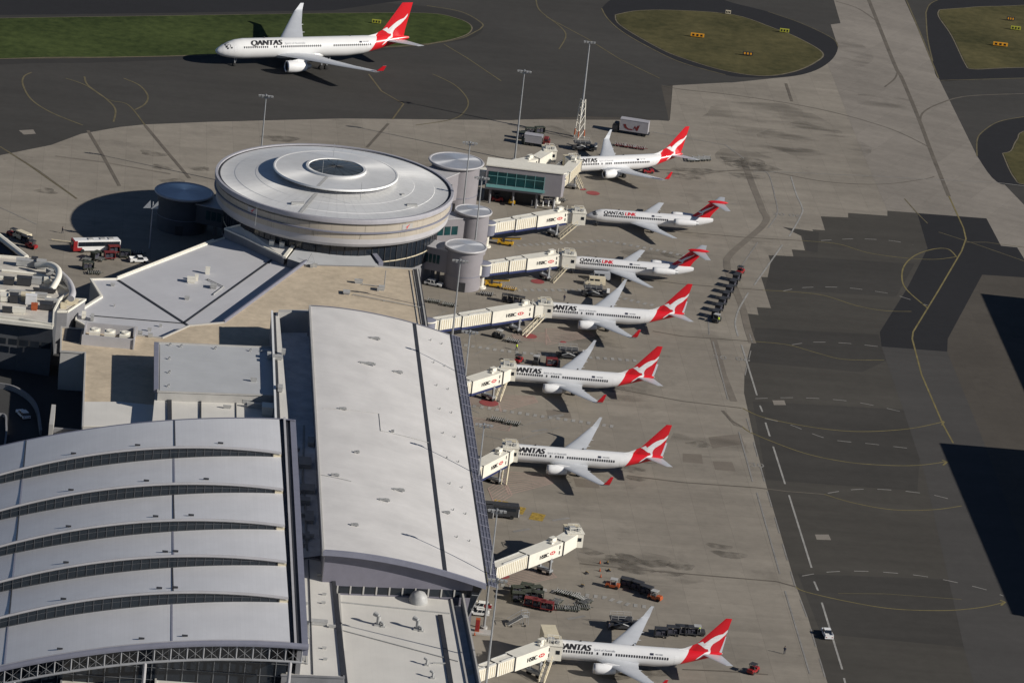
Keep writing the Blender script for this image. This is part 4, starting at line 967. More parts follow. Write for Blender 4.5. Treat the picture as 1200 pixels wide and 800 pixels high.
# low transverse seams and cable trays
tb = MB()
for t0, s0, t1, s1, m in ((.05,.453,.42,.445,0),(.42,.445,.42,.515,0),(.42,.515,.74,.517,0),(.01,.72,.2,.735,0)):
    for i in range(8):
        ta, tc = t0+(t1-t0)*i/8, t0+(t1-t0)*(i+1)/8; sa, sc = s0+(s1-s0)*i/8, s0+(s1-s0)*(i+1)/8
        p, q = (*CP(ta, sa), CZ(ta)), (*CP(tc, sc), CZ(tc)); tb.tube((p[0],p[1],p[2]+.07), (q[0],q[1],q[2]+.07), .06, .06, 6)
sub(tb, 'cable_tray', M['unit'], CN, croof)
for t, s, L in ((.44,.12,3.4),(.37,.24,5.0),(.58,.25,3.0),(.18,.45,2.2),(.5,.51,.9),(.1,.72,2.4),(.5,.74,3.4),(.4,.79,3.2),(.8,.78,2.0),(.2,.9,2.2),(.25,.62,1.6)):
    x, y = CP(t, s); z = CZ(t); u = MB(); L *= .75; u.box((x, y, z+.28), (L, .5, .34), radians(-4)); u.box((x+L*.2, y, z+.52), (L*.4, .35, .2), radians(-4)); u.box((x-L*.35, y, z+.16), (.2, .7, .36)); sub(u, 'roof_unit', M['unit'], CN, croof)
for t in (.85,.93):
    for i in range(9):
        x, y = CP(t, .06+.1*i); sub(MB().tube((x,y,CZ(t)), (x,y,CZ(t)+.45), .12, .16, 8), 'roof_vent', M['unit'], CN, croof)
# walls: plain west, lilac south gable with a row of windows, canted glass to the apron
ww = MB(); a, b = CP(.012,.004), CP(.012,.985); ww.prism([a, b, (b[0]+.4,b[1]), (a[0]+.4,a[1])], 0, 17.0, bottom=False); bprt(ww, 'west_wall', M['cladg'], CN)
nw = MB(); e = [CP(t,.006) for t in ts]; nw.add([(x,y,0) for x,y in e]+[(x,y,CZ(t)-.8) for (x,y),t in zip(e,ts)], [(i,i+1,k+i+1,k+i) for i in range(nT)]); bprt(nw, 'north_wall', M['cladg'], CN)
ft = [i/nT*.92+.015 for i in range(nT+1)]; e = [CP(t,.988) for t in ft]
gw = MB(); gw.add([(x,y,9.9) for x,y in e]+[(x,y,CZ(t)-.8) for (x,y),t in zip(e,ft)], [(i,i+1,k+i+1,k+i) for i in range(nT)]); gw.add([(x,y,0) for x,y in e]+[(x,y,8.35) for x,y in e], [(i,i+1,k+i+1,k+i) for i in range(nT)]); bprt(gw, 'south_gable', M['purpgrey'], CN)
bprt(MB().add([(x,y+.6,8.3) for x,y in e]+[(x,y+.6,9.95) for x,y in e], [(i,i+1,k+i+1,k+i) for i in range(nT)]), 'window_backing', M['gutter'], CN)
for i in range(10):
    t0 = .11+i*.0785; p, q = CP(t0,.988), CP(t0+.0785,.988); d = Vector((q[0]-p[0], q[1]-p[1])); L = d.length; a = atan2(d.y, d.x)
    wo = bprt(MB().box(((p[0]+q[0])/2, (p[1]+q[1])/2+.05, 9.12), (L-.3, .08, 1.6), a), 'window', M['glass'], CN)
    sub(MB().box((p[0], p[1], 9.12), (.3, .25, 1.75), a), 'window_frame', M['wall'], CN, wo)
cg = MB(); eN, eS = CP(.985,.0), CP(.985,.99); wd = Vector((eS[1]-eN[1], -(eS[0]-eN[0]))).normalized()   # points west-ish
if wd.x > 0: wd = -wd
cg.add([(eN[0],eN[1],11.2),(eS[0],eS[1],11.2),(eS[0]+wd.x*3.6,eS[1]+wd.y*3.6,0),(eN[0]+wd.x*3.6,eN[1]+wd.y*3.6,0)], [(0,1,2,3)])
x9, y9 = CP(.93,.988); cg.add([(eS[0],eS[1],11.2),(eS[0]+wd.x*3.6,eS[1]+wd.y*3.6,0),(x9-.4,y9,0),(x9,y9,11.9)], [(0,1,2,3)])
glz = bprt(cg, 'canted_glazing', M['glass'], CN)
cb = MB()
for i in range(25):
    s = i/24*.99; p = CP(.985, s); cb.tube((p[0]+.05,p[1],11.2), (p[0]+wd.x*3.6+.05,p[1]+wd.y*3.6,0), .1, .1, 6)
for z in (3,6,9): f = (11.2-z)/11.2*3.6; cb.tube((eN[0]+wd.x*f,eN[1]+wd.y*f,z), (eS[0]+wd.x*f,eS[1]+wd.y*f,z), .09, .09, 6); cb.tube((eS[0]+wd.x*f,eS[1]+wd.y*f,z), (x9-.2,y9-.02,z), .09, .09, 6)
sub(cb, 'glazing_bars', M['galv'], CN, glz)
ab = MB(); fb_ = MB(); nA = 46          # louvred glass awning along the eave
def AP(s, o): p = CP(1.0, s); return (p[0]-wd.x*o, p[1]-wd.y*o)
p, q = AP(0,.5), AP(1,.5); p2, q2 = AP(0,2.35), AP(1,2.35)
ab.add([(p[0],p[1],11.95),(q[0],q[1],11.95),(q2[0],q2[1],11.45),(p2[0],p2[1],11.45)], [(0,1,2,3)])
aw = bprt(ab, 'louvre_awning', M['awning'], CN)
for i in range(nA+1):
    s = i/nA; a, c = AP(s,.4), AP(s,2.45); fb_.tube((a[0],a[1],12.02), (c[0],c[1],11.5), .09, .09, 6) if i % 2 == 0 else fb_.tube((a[0],a[1],11.99), (c[0],c[1],11.47), .04, .04, 6)
for o, z in ((.45,12.02),(1.1,11.86),(1.75,11.68),(2.4,11.5)): a, c = AP(0,o), AP(1,o); fb_.tube((a[0],a[1],z), (c[0],c[1],z), .07, .07, 6)
sub(fb_, 'awning_frame', M['bluegrey'], CN, aw)
gl = MB(); a, c = AP(0,.18), AP(1,.18); bar(gl, a, c, 11.75, .35, .3); sub(gl, 'eave_gutter', M['gutter'], CN, croof)

# ---------------------------------------------------------------- low cream-roofed wing south of the concourse
SB = thing('south_wing', 'low cream-roofed wing in front of the row of dark square windows', 'building', at(470,760,0))
sp_ = poly([(397,690),(529,703),(553,830),(566,900),(420,900),(404,800)], 8.0)
sro = block(SB, sp_, 8.0, M['cream_roof'], M['wall'], parapet=.3, pw=.4, open_edges=(0,3))
tr = poly([(529.5,703),(541,702.5),(562,812),(580,900),(566.5,900),(553.5,830)], 7.0)
bprt(MB().sheet(tr, 6.6), 'side_gutter', M['roofw'], SB)
pb = MB(); p, q = xy(541.5,702.5,8.0), xy(580,900,8.0); bar(pb, p, q, 0, .35, 9.4); bprt(pb, 'outer_wall', M['wall'], SB)
gb = MB(); bar(gb, xy(389,661,8.2), xy(405,803,8.2), 8.02, .9, .35); bar(gb, xy(515.5,721,8.0), xy(533,830,8.0), 8.02, .9, .25); sub(gb, 'gutter', M['gutter'], SB, sro)
gb = MB(); bar(gb, xy(396.5,705.5,8.0), xy(527,719,8.0), 8.02, .3, .2); bar(gb, xy(399,738,8.0), xy(537,775,8.0), 8.02, .22, .16); bar(gb, xy(507,777,8), xy(522,778,8), 8.02, .2, .3); sub(gb, 'seam', M['unit'], SB, sro)
c = at(490,705,8); dm = MB(); dm.lathe([(1.9,0),(1.9,.4),(1.7,1.3),(1.2,2.0),(.02,2.4)], 20, (c.x,c.y,8), 0, 'Z', 0, 2*pi); sub(dm, 'roof_dome', M['unit'], SB, sro, 40)
for px, py, h in ((443,732,2.0),(489,737,2.0),(500,779,1.2),(507,794,1.2),(449,734,.7),(494,739,.7)): vent(SB, sro, px, py, 8.0, h, .42 if h > 1.5 else .25, 2.5)
NR = thing('link_roof_building', 'narrow cream-roofed strip between the vaulted hall and the low wing', 'building', at(372,725,0))
nro = block(NR, poly([(346,653.5),(361,653.5),(390,660),(403,794),(330,791),(333,700)], 10.6), 10.6, M['cream_roof'], M['walld'], parapet=.25, open_edges=(4,5))
gb = MB(); bar(gb, xy(361.5,656,10.6), xy(366.5,790,10.6), 10.62, .2, .15); bar(gb, xy(389,661,10.6), xy(402,792,10.6), 10.62, .7, .3); sub(gb, 'seam', M['gutter'], NR, nro)
for px, py, d in ((374,731,(3.6,1.6,.7)),(389,735,(1.6,.6,.4)),(356,708,(1.8,.5,.4)),(378,675,(2.6,.7,.5)),(352,765,(2.2,.6,.5)),(356,772,(.6,2,.5)),(380,760,(.9,.4,.3)),(381,773,(.9,.4,.3)),(380,697,(.9,.4,.3)),(379,707,(.9,.4,.3)),(351,685,(.9,.5,.3))): o, g = unit(NR, nro, px, py, 10.6, d, 5, legs=.1)
pipe(NR, nro, [(344,745),(362,748),(362,731)], 10.6); pipe(NR, nro, [(340,775),(360,778),(360,758)], 10.6)

# ---------------------------------------------------------------- sunken service yard roof in the shade of the concourse
PT = thing('service_roof', 'shaded service roof sunk between the vaulted hall and the white concourse', 'building', at(350,560,0))
pro = block(PT, poly([(324,388),(368,388),(381,650),(330,656),(322,500)], 11.0), 11.0, M['roofw'], M['walld'], parapet=0)
rs = random.Random(5)
for px, py, d in ((349,568,(.9,7.5,.8)),(346,528,(2.2,.8,.5)),(345,540,(2.6,.9,.5)),(357,545,(3,5,.9)),(360,575,(3.4,4,.7)),(357,590,(2.5,2.5,1)),(350,605,(4,.6,.5)),(362,608,(2,6,.6)),(355,630,(5,1,.6)),(349,620,(1,3,.5)),(364,520,(1.5,4,.8)),(344,515,(1.2,1.2,.6)),(348,578,(2,2,.9)),(360,630,(1,4,.5)),(350,640,(3,1.2,.7))): unit(PT, pro, px, py, 11.0, d, 5, 'unit' if d[1] < 7 else 'vwhite', legs=.2)
pipe(PT, pro, [(356,500),(355,560),(358,600),(360,645)], 11.0, .2); pipe(PT, pro, [(347,600),(352,640)], 11.0, .15)
na, nb = at(326,365.5,16), at(367,365.5,16); bprt(MB().prism([(na.x,na.y),(nb.x,nb.y),(nb.x,nb.y+1.6),(na.x,na.y+1.6)], 0, 16.0), 'end_wall', M['wall'], PT)
SW = thing('parapet_spine', 'tall narrow spine wall with a pale cap dividing the grey roof from the shaded yard', 'wall', at(325,430,0))
sro2 = block(SW, poly([(318,366),(327,366),(338,492),(322,492)], 15.0), 15.0, M['cream_roof'], M['walld'], parapet=0)
gb = MB(); bar(gb, xy(318.6,366.5,15), xy(323,492,15), 14.9, .45, .7); sub(gb, 'coping', M['vwhite'], SW, sro2)
gb = MB(); bar(gb, xy(321,366.5,15), xy(326.5,492,15), 15.0, .7, .08); sub(gb, 'gutter', M['gutter'], SW, sro2)
unit(SW, sro2, 325,421,15,(2.6,1.6,.6),5); unit(SW, sro2, 332,415,15,(1,1,1),5); unit(SW, sro2, 328,458,15,(1.2,2.6,.9),5)

# ---------------------------------------------------------------- grey-roofed block with its lower cream terrace
GB = thing('grey_block', 'flat grey-roofed block with a lower cream terrace behind the vaulted hall', 'building', at(250,450,0))
gro = block(GB, poly([(186,402),(319,407.5),(322,464),(185,459)], 14.0), 14.0, M['grey_roof'], M['wall'], parapet=.25, open_edges=(1,))
gb = MB(); bar(gb, xy(183.2,402,14), xy(183,457,14), 13.4, 1.0, .9); sub(gb, 'side_coping', M['bluegrey'], GB, gro)
gb = MB(); bar(gb, xy(186,404,14), xy(185.6,457,14), 14.01, .55, .12); sub(gb, 'gutter', M['gutter'], GB, gro)
tro = bprt(MB().prism(poly([(182,457),(324,466),(329,520),(176,520)], 12.0), 0, 12.0), 'terrace', M['cream_roof'], GB)
gb = MB(); bar(gb, xy(198.5,460,12), xy(199,505,12), 12.02, .9, .3); bar(gb, xy(235,464,12), xy(235,500,12), 12.02, .35, .25); bar(gb, xy(276.5,468,12), xy(277,500,12), 12.02, .15, .15); sub(gb, 'seam', M['gutter'], GB, tro)
for px, py, d in ((313,485,(2.8,3.4,2.0)),(300,478,(4.6,.8,.9)),(279,469,(1.8,.5,.4)),(266,478.5,(2,.5,.4)),(290,473,(2.6,.5,.7)),(309,473,(3,.6,.6))): unit(GB, tro, px, py, 12.0, d, 4, 'bwhite' if d[1] > 3 else 'unit')
for px, py in ((199,405),(212,406.5),(252,409),(293,411.5),(198,421),(198,437),(197,453)): vent(GB, gro, px, py, 14.0, .5, .14, 0)
unit(GB, gro, 297,447,14,(1.6,.6,.6),4); unit(GB, gro, 315,420,14,(1.0,1.6,1.2),4); pipe(GB, gro, [(306,412),(324,413)], 14.0, .12)

# ---------------------------------------------------------------- gravel-roofed building
TB = thing('gravel_roof_building', 'sandy gravel-roofed building wrapped behind the white concourse roof', 'building', at(250,390,0))
tp = poly([(358,307.5),(489,316),(500,386),(440,440),(325,440),(322,500),(97,500),(100,414),(71,412),(72,384),(110,388),(190,396.5),(222,382),(262,378.5)], 9.0)
tro = block(TB, tp, 9.0, M['sand_roof'], M['wall'], parapet=.3, open_edges=(2,3,4,5))
gb = MB(); bar(gb, xy(359,307.5,9), xy(262.5,378.5,9), 8.9, .4, .8); sub(gb, 'west_parapet', M['bluegrey'], TB, tro)
gb = MB(); bar(gb, xy(488,316,9), xy(499,384,9), 8.6, 1.2, .6); sub(gb, 'east_gutter', M['gutter'], TB, tro)
gb = MB(); bar(gb, xy(480,317,9), xy(490,380,9), 9.01, .12, .15); bar(gb, xy(484,317,9), xy(494,380,9), 9.01, .12, .15); sub(gb, 'cable_tray', M['unit'], TB, tro)
pipe(TB, tro, [(414,346),(450,353),(492,361)], 9.0, .1); pipe(TB, tro, [(425,334),(447,337)], 9.0, .1)
for px, py, d in ((420,332,(2.2,1,.7)),(447,340,(1.6,1.4,.8)),(443,341,(.6,.6,.6)),(369,313,(1.2,.8,.6)),(365,313.5,(.8,.8,.5)),(406,344,(1.8,2.6,.25))): unit(TB, tro, px, py, 9.0, d, 5)
c = at(450,338,9); sub(MB().tube((c.x,c.y,9),(c.x,c.y,13.5),.12,.1), 'roof_mast', M['galv'], TB, tro)
c = at(364,309,9); sub(MB().tube((c.x-1,c.y,9),(c.x,c.y,11.6),.05).tube((c.x+1.2,c.y,9),(c.x,c.y,11.6),.05), 'roof_mast', M['galv'], TB, tro)
pw = poly([(98,472),(139,472),(183,476),(180,500),(97,500)], 9.0); sub(MB().prism(pw, 9.02, 9.3), 'pale_terrace', M['cream_roof'], TB, tro)
c0 = at(128,399,9); en = MB()   # plant enclosure with machines inside
ra = radians(4)
for dx, dy, sx, sy in ((0,-4.2,11.5,.3),(0,4.2,11.5,.3),(-5.6,0,.3,8.4),(5.6,0,.3,8.4)): en.box((c0.x+dx, c0.y+dy, 10.2), (sx, sy, 2.4), ra)
sub(en, 'plant_enclosure', M['cladg'], TB, tro)
for i in range(3):
    c = (c0.x-3.4+3.4*i, c0.y+.4); fb2 = MB().box((c[0],c[1],10.0), (2.4,3.4,1.9), ra); fb2.lathe([(.9,0),(.95,.35),(.8,.4),(.1,.3)], 18, (c[0],c[1]+.2,10.95)); sub(fb2, 'chiller', M['bwhite'], TB, tro)
sub(MB().box((c0.x-8.4, c0.y+.6, 9.06), (3.6, 8, .1), ra), 'roof_mat', M['gutter'], TB, tro)
for px, py in ((164,392),(176,395),(150,394)): unit(TB, tro, px, py, 9.0, (1.2,.9,.6), 5)

# ---------------------------------------------------------------- folded pale roof beside it
FR = thing('folded_roof_building', 'pale angular roofed building between the rotunda and the gravel roof', 'building', at(200,345,0))
fp = poly([(106,328),(137,327.5),(249,284),(269,277.5),(325,299),(357,307.5),(262,378.5),(222,382),(190,396.5),(110,388),(89,376),(90,366),(118,348)], 7.4)
fro = block(FR, fp, 7.4, M['fold_roof'], M['wall'], parapet=.35, pm=M['bwhite'], open_edges=(5,6,7,8))
gb = MB(); bar(gb, xy(138.5,328.5,7.4), xy(221,382,7.4), 7.42, .65, .12); bar(gb, xy(214,379.5,7.4), xy(325,300,7.4), 7.42, .5, .12); bar(gb, xy(106,370,7.4), xy(213,379,7.4), 7.425, .3, .12); sub(gb, 'gutter', M['gutter'], FR, fro)
gb = MB(); bar(gb, xy(137,326.5,7.4), xy(250,282.5,7.4), 7.4, .35, .5); bar(gb, xy(119,348.5,7.4), xy(91,366,7.4), 7.3, .6, .5); bar(gb, xy(107,329,7.4), xy(119,348,7.4), 7.3, .5, .5); sub(gb, 'edge_coping', M['bwhite'], FR, fro)
for px, py, d in ((224,331,(3.2,2.4,1.5)),(243,321,(1.8,1.2,2.2)),(250,337.5,(2.4,3,.9)),(219,351,(1.8,1.6,.6)),(132,335,(1.6,1.6,.3)),(98,373,(1.5,3.5,1.6)),(108,375,(1.2,3.5,1.4)),(230,329,(1.4,1.4,1.9)),(175,388,(1.4,.7,.6)),(188,383,(1,.7,.5)),(134,359,(.5,.5,.3))): unit(FR, fro, px, py, 7.4, d, 5, 'unit' if d[2] < 1.5 else 'bwhite')
pipe(FR, fro, [(243,328),(262,337),(250,346)], 7.4, .12)
def sloped(root, pts, roof, wall):
    """volume whose roof tilts: pts are (photo x, photo y, height)"""
    P = [at(*p) for p in pts]; xyp = [(p.x, p.y) for p in P]; zs_ = [p.z for p in P]
    bprt(MB().prism(xyp, 0, [z-.06 for z in zs_], bottom=False), 'wall', wall, root)
    return bprt(MB().add([tuple(p) for p in P], [tuple(range(len(P)))]), 'roof', roof, root)
def bar3(mb, a, c, wd, ht):
    a, c = at(*a), at(*c); d = (c-a); n = Vector((-d.y, d.x, 0)).normalized()*wd/2; u = Vector((0,0,ht))
    mb.add([a-n, a+n, c+n, c-n, a-n+u, a+n+u, c+n+u, c-n+u], [(3,2,1,0),(4,5,6,7),(0,1,5,4),(1,2,6,5),(2,3,7,6),(3,0,4,7)]); return mb
CR = thing('rotunda_connector', 'grey sloping roof joining the rotunda to the gravel roof', 'building', at(395,295,0))
cro = sloped(CR, [(358,277,11.2),(392,277.5,11.2),(421,281,11.2),(444,312,9.25),(358,310,9.25),(337,303,9.6)], M['grey_roof'], M['walld'])
sub(bar3(MB(), (354,276,11.2), (333,303,9.5), .8, .5), 'side_coping', M['bwhite'], CR, cro)
sub(bar3(MB(), (422,281,10.4), (446,313,8.6), 1.2, 1.3), 'side_wall', M['bluegrey'], CR, cro)
WR = thing('corner_roof_building', 'small pale roof tucked under the left side of the rotunda rim', 'building', at(305,285,0))
wro = sloped(WR, [(263,269,9.6),(283,264,11.2),(350,276,11.2),(333,302,9.4),(318,295,9.4),(290,281,9.5)], M['cream_roof'], M['walld'])
cp_ = MB()
for a, c in (((263,269,9.6),(290,281,9.5)),((290,281,9.5),(318,295,9.4)),((318,295,9.4),(333,302,9.4)),((263,269,9.6),(283,264,11.2))): bar3(cp_, a, c, .35, .4)
sub(cp_, 'edge_coping', M['bwhite'], WR, wro)
for px, py in ((318,288),(330,290)): unit(WR, wro, px, py, 9.9, (1.4,1.2,1.1), 5, 'bwhite')

# ---------------------------------------------------------------- vaulted terminal hall
HA = thing('vaulted_hall', 'huge vaulted terminal hall roof crossed by five dark skylights', 'building', at(200,640,0))
HO = at(335,491,18); ha = Vector((cos(radians(5.9)), sin(radians(5.9)))); hn = Vector((ha.y, -ha.x))
def HP(u, v): return (HO.x+ha.x*u+hn.x*v, HO.y+ha.y*u+hn.y*v)
def hv(py, z=18.0): p = at(331, py, z); return (p.x-HO.x)*hn.x+(p.y-HO.y)*hn.y
def zb(u): return 18-.03*abs(u)-.0026*u*u
def hh(u): t = min(1, abs(u)/72); return .85+2.1*sin(pi*min(1,t*.95))**.8
def hl(u): return .45+.3*hh(u)
vs_ = [0]+[hv(y, 18.6) for y in (532,574.5,617,659,701.5)]; pS = at(348,753,18.6); vs_.append((pS.x-HO.x)*hn.x+(pS.y-HO.y)*hn.y)
U0, NU = -74.0, 36; us = [U0+(-1.4-U0)*i/NU for i in range(NU+1)]; kk = NU+1
hroof = None
for i in range(6):
    v0, v1 = vs_[i]+(.0 if i == 0 else .12), vs_[i+1]
    m = MB(); hh_ = hh if i < 5 else hl
    T = [(*HP(u, v0), zb(u)+.05) for u in us]+[(*HP(u, v1+.35), zb(u)+hh_(u)+.05) for u in us]
    m.add(T, [(j, j+1, kk+j+1, kk+j) for j in range(NU)]); m.add([(x, y, z-.45) for x, y, z in T], [(kk+j, kk+j+1, j+1, j) for j in range(NU)])
    pn = bprt(m, 'roof_panel', M['hall_roof'], HA, 30)
    e = MB(); E = [(*HP(u, v1+.36), zb(u)+hh_(u)+.1) for u in us]; e.add(E+[(x, y, z-.4) for x, y, z in E], [(j, j+1, kk+j+1, kk+j) for j in range(NU)]); E2 = [(*HP(u, v1+.0), zb(u)+hh_(u)+.1) for u in us]; e.add(E+E2, [(j, j+1, kk+j+1, kk+j) for j in range(NU)])
    sub(e, 'roof_edge', M['cladg'], HA, pn)
    se = MB()
    for uu in (-23.4, -54.0):
        p, q = HP(uu, v0), HP(uu, v1); z0_, z1_ = zb(uu), zb(uu)+hh_(uu); w_ = .16
        se.add([(p[0]-w_, p[1], z0_+.075), (p[0]+w_, p[1], z0_+.075), (q[0]+w_, q[1], z1_+.075), (q[0]-w_, q[1], z1_+.075)], [(0,1,2,3)])
    sub(se, 'roof_seam', M['bluegrey'] if i % 2 else M['gutter'], HA, pn)
    for uu in (-14-3*i, -31+2*i, -44): 
        p = HP(uu, v1-2.2); z = zb(uu)+hh_(uu)*.9; sub(MB().box((p[0],p[1],z+.2), (1.1,.35,.3), radians(6)), 'roof_hatch', M['gutter'], HA, pn)
    if i < 5:
        g = MB(); ug = [u for u in us if u < -3]; n2 = len(ug)
        A_ = [(*HP(u, v1), zb(u)-.2) for u in ug]+[(*HP(u, v1), zb(u)+hh(u)-.1) for u in ug]; g.add(A_, [(j, j+1, n2+j+1, n2+j) for j in range(n2-1)])
        sg = bprt(g, 'skylight', M['solar'], HA)
        mb_ = MB(); u = -3.2
        while u > U0:
            p = HP(u, v1+.06); mb_.box((p[0],p[1],zb(u)+hh(u)/2-.1), (.08, .1, hh(u)+.1)); u -= 1.75
        for f in (.06, .52):
            P = [(*HP(u, v1+.07), zb(u)+hh(u)*f) for u in ug]
            mb_.add([(x, y, z-.035) for x, y, z in P]+[(x, y, z+.035) for x, y, z in P], [(j, j+1, n2+j+1, n2+j) for j in range(n2-1)])
        sub(mb_, 'glazing_bars', M['bar'], HA, sg)
        p = HP(-2.2, v1+.02); sub(MB().box((p[0],p[1],zb(-2)+.35), (1.6,.2,1.3), radians(5.9)), 'skylight_end', M['bcream'], HA, sg)
# east edge: gutters and copings stepping down to the outer fascia
VE = vs_[-1]+.3
def strip_u(mb, u0, u1, z, th=.4): mb.prism([HP(u0,-.2), HP(u1,-.2), HP(u1,VE), HP(u0,VE)], z-th, z)
g = MB(); strip_u(g, -1.5, -.55, 17.9); ge = bprt(g, 'edge_gutter', M['gutter'], HA)
g = MB(); strip_u(g, -.55, -.1, 18.4); sub(g, 'coping', M['cladg'], HA, ge)
g = MB(); strip_u(g, -.1, .9, 17.6); sub(g, 'outer_gutter', M['gutter'], HA, ge)
g = MB(); strip_u(g, .9, 2.1, 17.9, 1.6); sub(g, 'outer_fascia', M['bluegrey'], HA, ge)
w_ = MB()
w_.prism([HP(.3,.5), HP(1.2,.5), HP(1.2,VE-4), HP(.3,VE-4)], 0, 17.3, bottom=False); bprt(w_, 'east_wall', M['walld'], HA)
w_ = MB(); A_ = [(*HP(u,.4), 0) for u in us]+[(*HP(u,.4), zb(u)-.1) for u in us]; w_.add(A_, [(j,j+1,kk+j+1,kk+j) for j in range(NU)]); bprt(w_, 'north_wall', M['walld'], HA)
gc = MB(); E = [(*HP(u, -.1), zb(u)+.12) for u in us+[2.1]]; n2 = len(E); gc.add(E+[(x, y+.0, z-.9) for x, y, z in E], [(j,j+1,n2+j+1,n2+j) for j in range(n2-1)]); E2 = [(*HP(u, .5), zb(u)+.12) for u in us+[2.1]]; gc.add(E+E2, [(j,j+1,n2+j+1,n2+j) for j in range(n2-1)]); bprt(gc, 'north_fascia', M['bluegrey'], HA)
# south end: rounded fascia, lattice truss, recessed glass wall
zs = lambda u: zb(u)+hl(u)
fs_ = MB(); uu2 = us+[.5, 2.1]; n2 = len(uu2)
prof = [(.35,.0),(.75,-.12),(.95,-.5),(.85,-1.0),(.35,-1.25)]
vsf = [(*HP(u, vs_[-1]+a), zs(min(u,0))+b+.06) for a, b in prof for u in uu2]
fs_.add(vsf, [(r*n2+j, r*n2+j+1, (r+1)*n2+j+1, (r+1)*n2+j) for r in range(len(prof)-1) for j in range(n2-1)]); bprt(fs_, 'south_fascia', M['bluegrey'], HA, 50)
tr = MB(); vt = vs_[-1]+.2
ut = [1.0-3.05*j for j in range(25)]
for a, c in zip(ut, ut[1:]):
    za, zc_ = zs(min(a,0)), zs(min(c,0))
    tr.tube((*HP(a,vt),za-3.9), (*HP(c,vt),zc_-3.9), .26, .26, 8); tr.tube((*HP(a,vt),za-3.9), (*HP(a,vt),za-1.2), .16, .16, 6)
    tr.tube((*HP(a,vt),za-3.9), (*HP(c,vt),zc_-1.3), .035, .035, 5); tr.tube((*HP(a,vt),za-1.3), (*HP(c,vt),zc_-3.9), .035, .035, 5)
    m_ = (a+c)/2; tr.tube((*HP(m_,vt),(za+zc_)/2-3.9), (*HP(m_,vt),(za+zc_)/2-1.3), .04, .04, 5)
bprt(tr, 'lattice_truss', M['truss'], HA, 40)
gw = MB(); vg = vs_[-1]-3.5; A_ = [(*HP(u,vg), 0) for u in us]+[(*HP(u,vg), zs(u)-.6) for u in us]; gw.add(A_, [(j,j+1,kk+j+1,kk+j) for j in range(NU)]); gwo = bprt(gw, 'south_glass_wall', M['glass'], HA)
mb_ = MB(); u = -.5
while u > U0: mb_.tube((*HP(u,vg+.1),2), (*HP(u,vg+.1),zs(u)-.7), .09, .09, 6); u -= 2.9
for z in (5,7.5,10,12.5):
    um = max(U0, -sqrt(max(0, (17-z)/.0026))) ; mb_.tube((*HP(-.5,vg+.1),z), (*HP(um*.95,vg+.1),z), .07, .07, 6)
sub(mb_, 'glazing_bars', M['bar'], HA, gwo)
for u in (-1, -28, -52): bprt(MB().tube((*HP(u,vt),0), (*HP(u,vt),zs(u)-3.9), .35), 'column', M['cladg'], HA)
PB = thing('entrance_canopy', 'flat cream canopy roof poking out below the lattice truss', 'building', at(250,800,0))
block(PB, poly([(183,777),(316,786),(322,880),(180,880)], 7.5), 7.5, M['cream_roof'], M['wall'], parapet=.3)
P2 = thing('entrance_canopy', 'lower pale roof slab left of the canopy under the hall truss', 'building', at(110,800,0))
block(P2, poly([(72,792),(178,795),(176,860),(70,860)], 6.0), 6.0, M['old_roof'], M['walld'], parapet=.3)
P3 = thing('service_block', 'dark glass-fronted strip at the foot of the narrow cream roof', 'building', at(370,800,0))
block(P3, poly([(338,797),(402,797),(408,860),(336,860)], 9.0), 9.0, M['solar'], M['glass'], parapet=.4, pm=M['galv'])

# ---------------------------------------------------------------- cluttered roof at the left edge
LB_ = thing('plant_roof_building', 'building with a pipe-cluttered pale roof cut by the left picture edge', 'building', at(20,350,0))
lro = block(LB_, poly([(-120,292),(30,304),(58,311),(74,325),(83,343),(70,352),(63,366),(62,382),(22,375),(-120,360)], 12.0), 12.0, M['old_roof'], M['shadewall'], parapet=.6, pm=M['bwhite'], open_edges=(9,))  # dark walls paint in the shade on the building's front
l2 = block(LB_, poly([(63,366),(70,350),(100,352),(79,366)], 10.0), 10.0, M['old_roof'], M['walld'], parapet=.4, pm=M['bwhite'])
for z_, pts in ((12.0, [(2,318),(40,322),(75,330)]), (12.0, [(0,326),(60,332),(80,340)]), (12.0, [(0,347),(60,350)]), (12.0, [(0,342),(45,345)])): pipe(LB_, lro, pts, z_, .35, 'bwhite')
b = MB(); P = smoothpts([(*xy(42,311,13.5),13.5),(*xy(58,310,14.5),14.5),(*xy(68,316,14.5),14.5),(*xy(68,326,13.8),13.8),(*xy(60,340,12.6),12.6)], 6); b.path(P, .75, 12); sub(b, 'big_duct', M['bwhite'], LB_, lro, 50)
b = MB(); P = smoothpts([(*xy(70,320,12.8),12.8),(*xy(80,330,13),13),(*xy(85,342,13),13),(*xy(83,350,12.5),12.5)], 6); b.path(P, .8, 12); sub(b, 'big_duct', M['cladg'], LB_, lro, 50)
for px, py, d, m in ((30,312,(6,2.4,1.8),'unit'),(48,315,(3,2.4,2.4),'unit'),(40,311,(2,2,2.2),'dk'),(58,322,(2.4,2.4,1.2),'unit'),(10,333,(3.4,2.6,1.6),'dk'),(28,334,(4.6,2.6,2.2),'dk'),(42,333,(3.4,2.2,1.8),'unit'),(55,332,(2,1.5,1.4),'bwhite'),(5,352,(2.4,4,1.6),'bwhite'),(16,354,(2.6,3,2.2),'dk'),(30,352,(3,2.8,1.9),'bcream'),(36,357,(3.4,2.2,2.8),'vwhite'),(40,363,(2,1.6,1.6),'orange'),(48,349,(3.6,2,1.0),'unit'),(54,362,(4,3.4,1.6),'dk'),(8,366,(3,1.6,1.2),'dk'),(22,367,(4,1.6,1.4),'bwhite'),(60,355,(4,1.8,.8),'unit'),(52,343,(7,1.2,.8),'dk'),(20,344,(5,1,.6),'unit')): unit(LB_, lro, px, py, 12.0, d, 5, m)
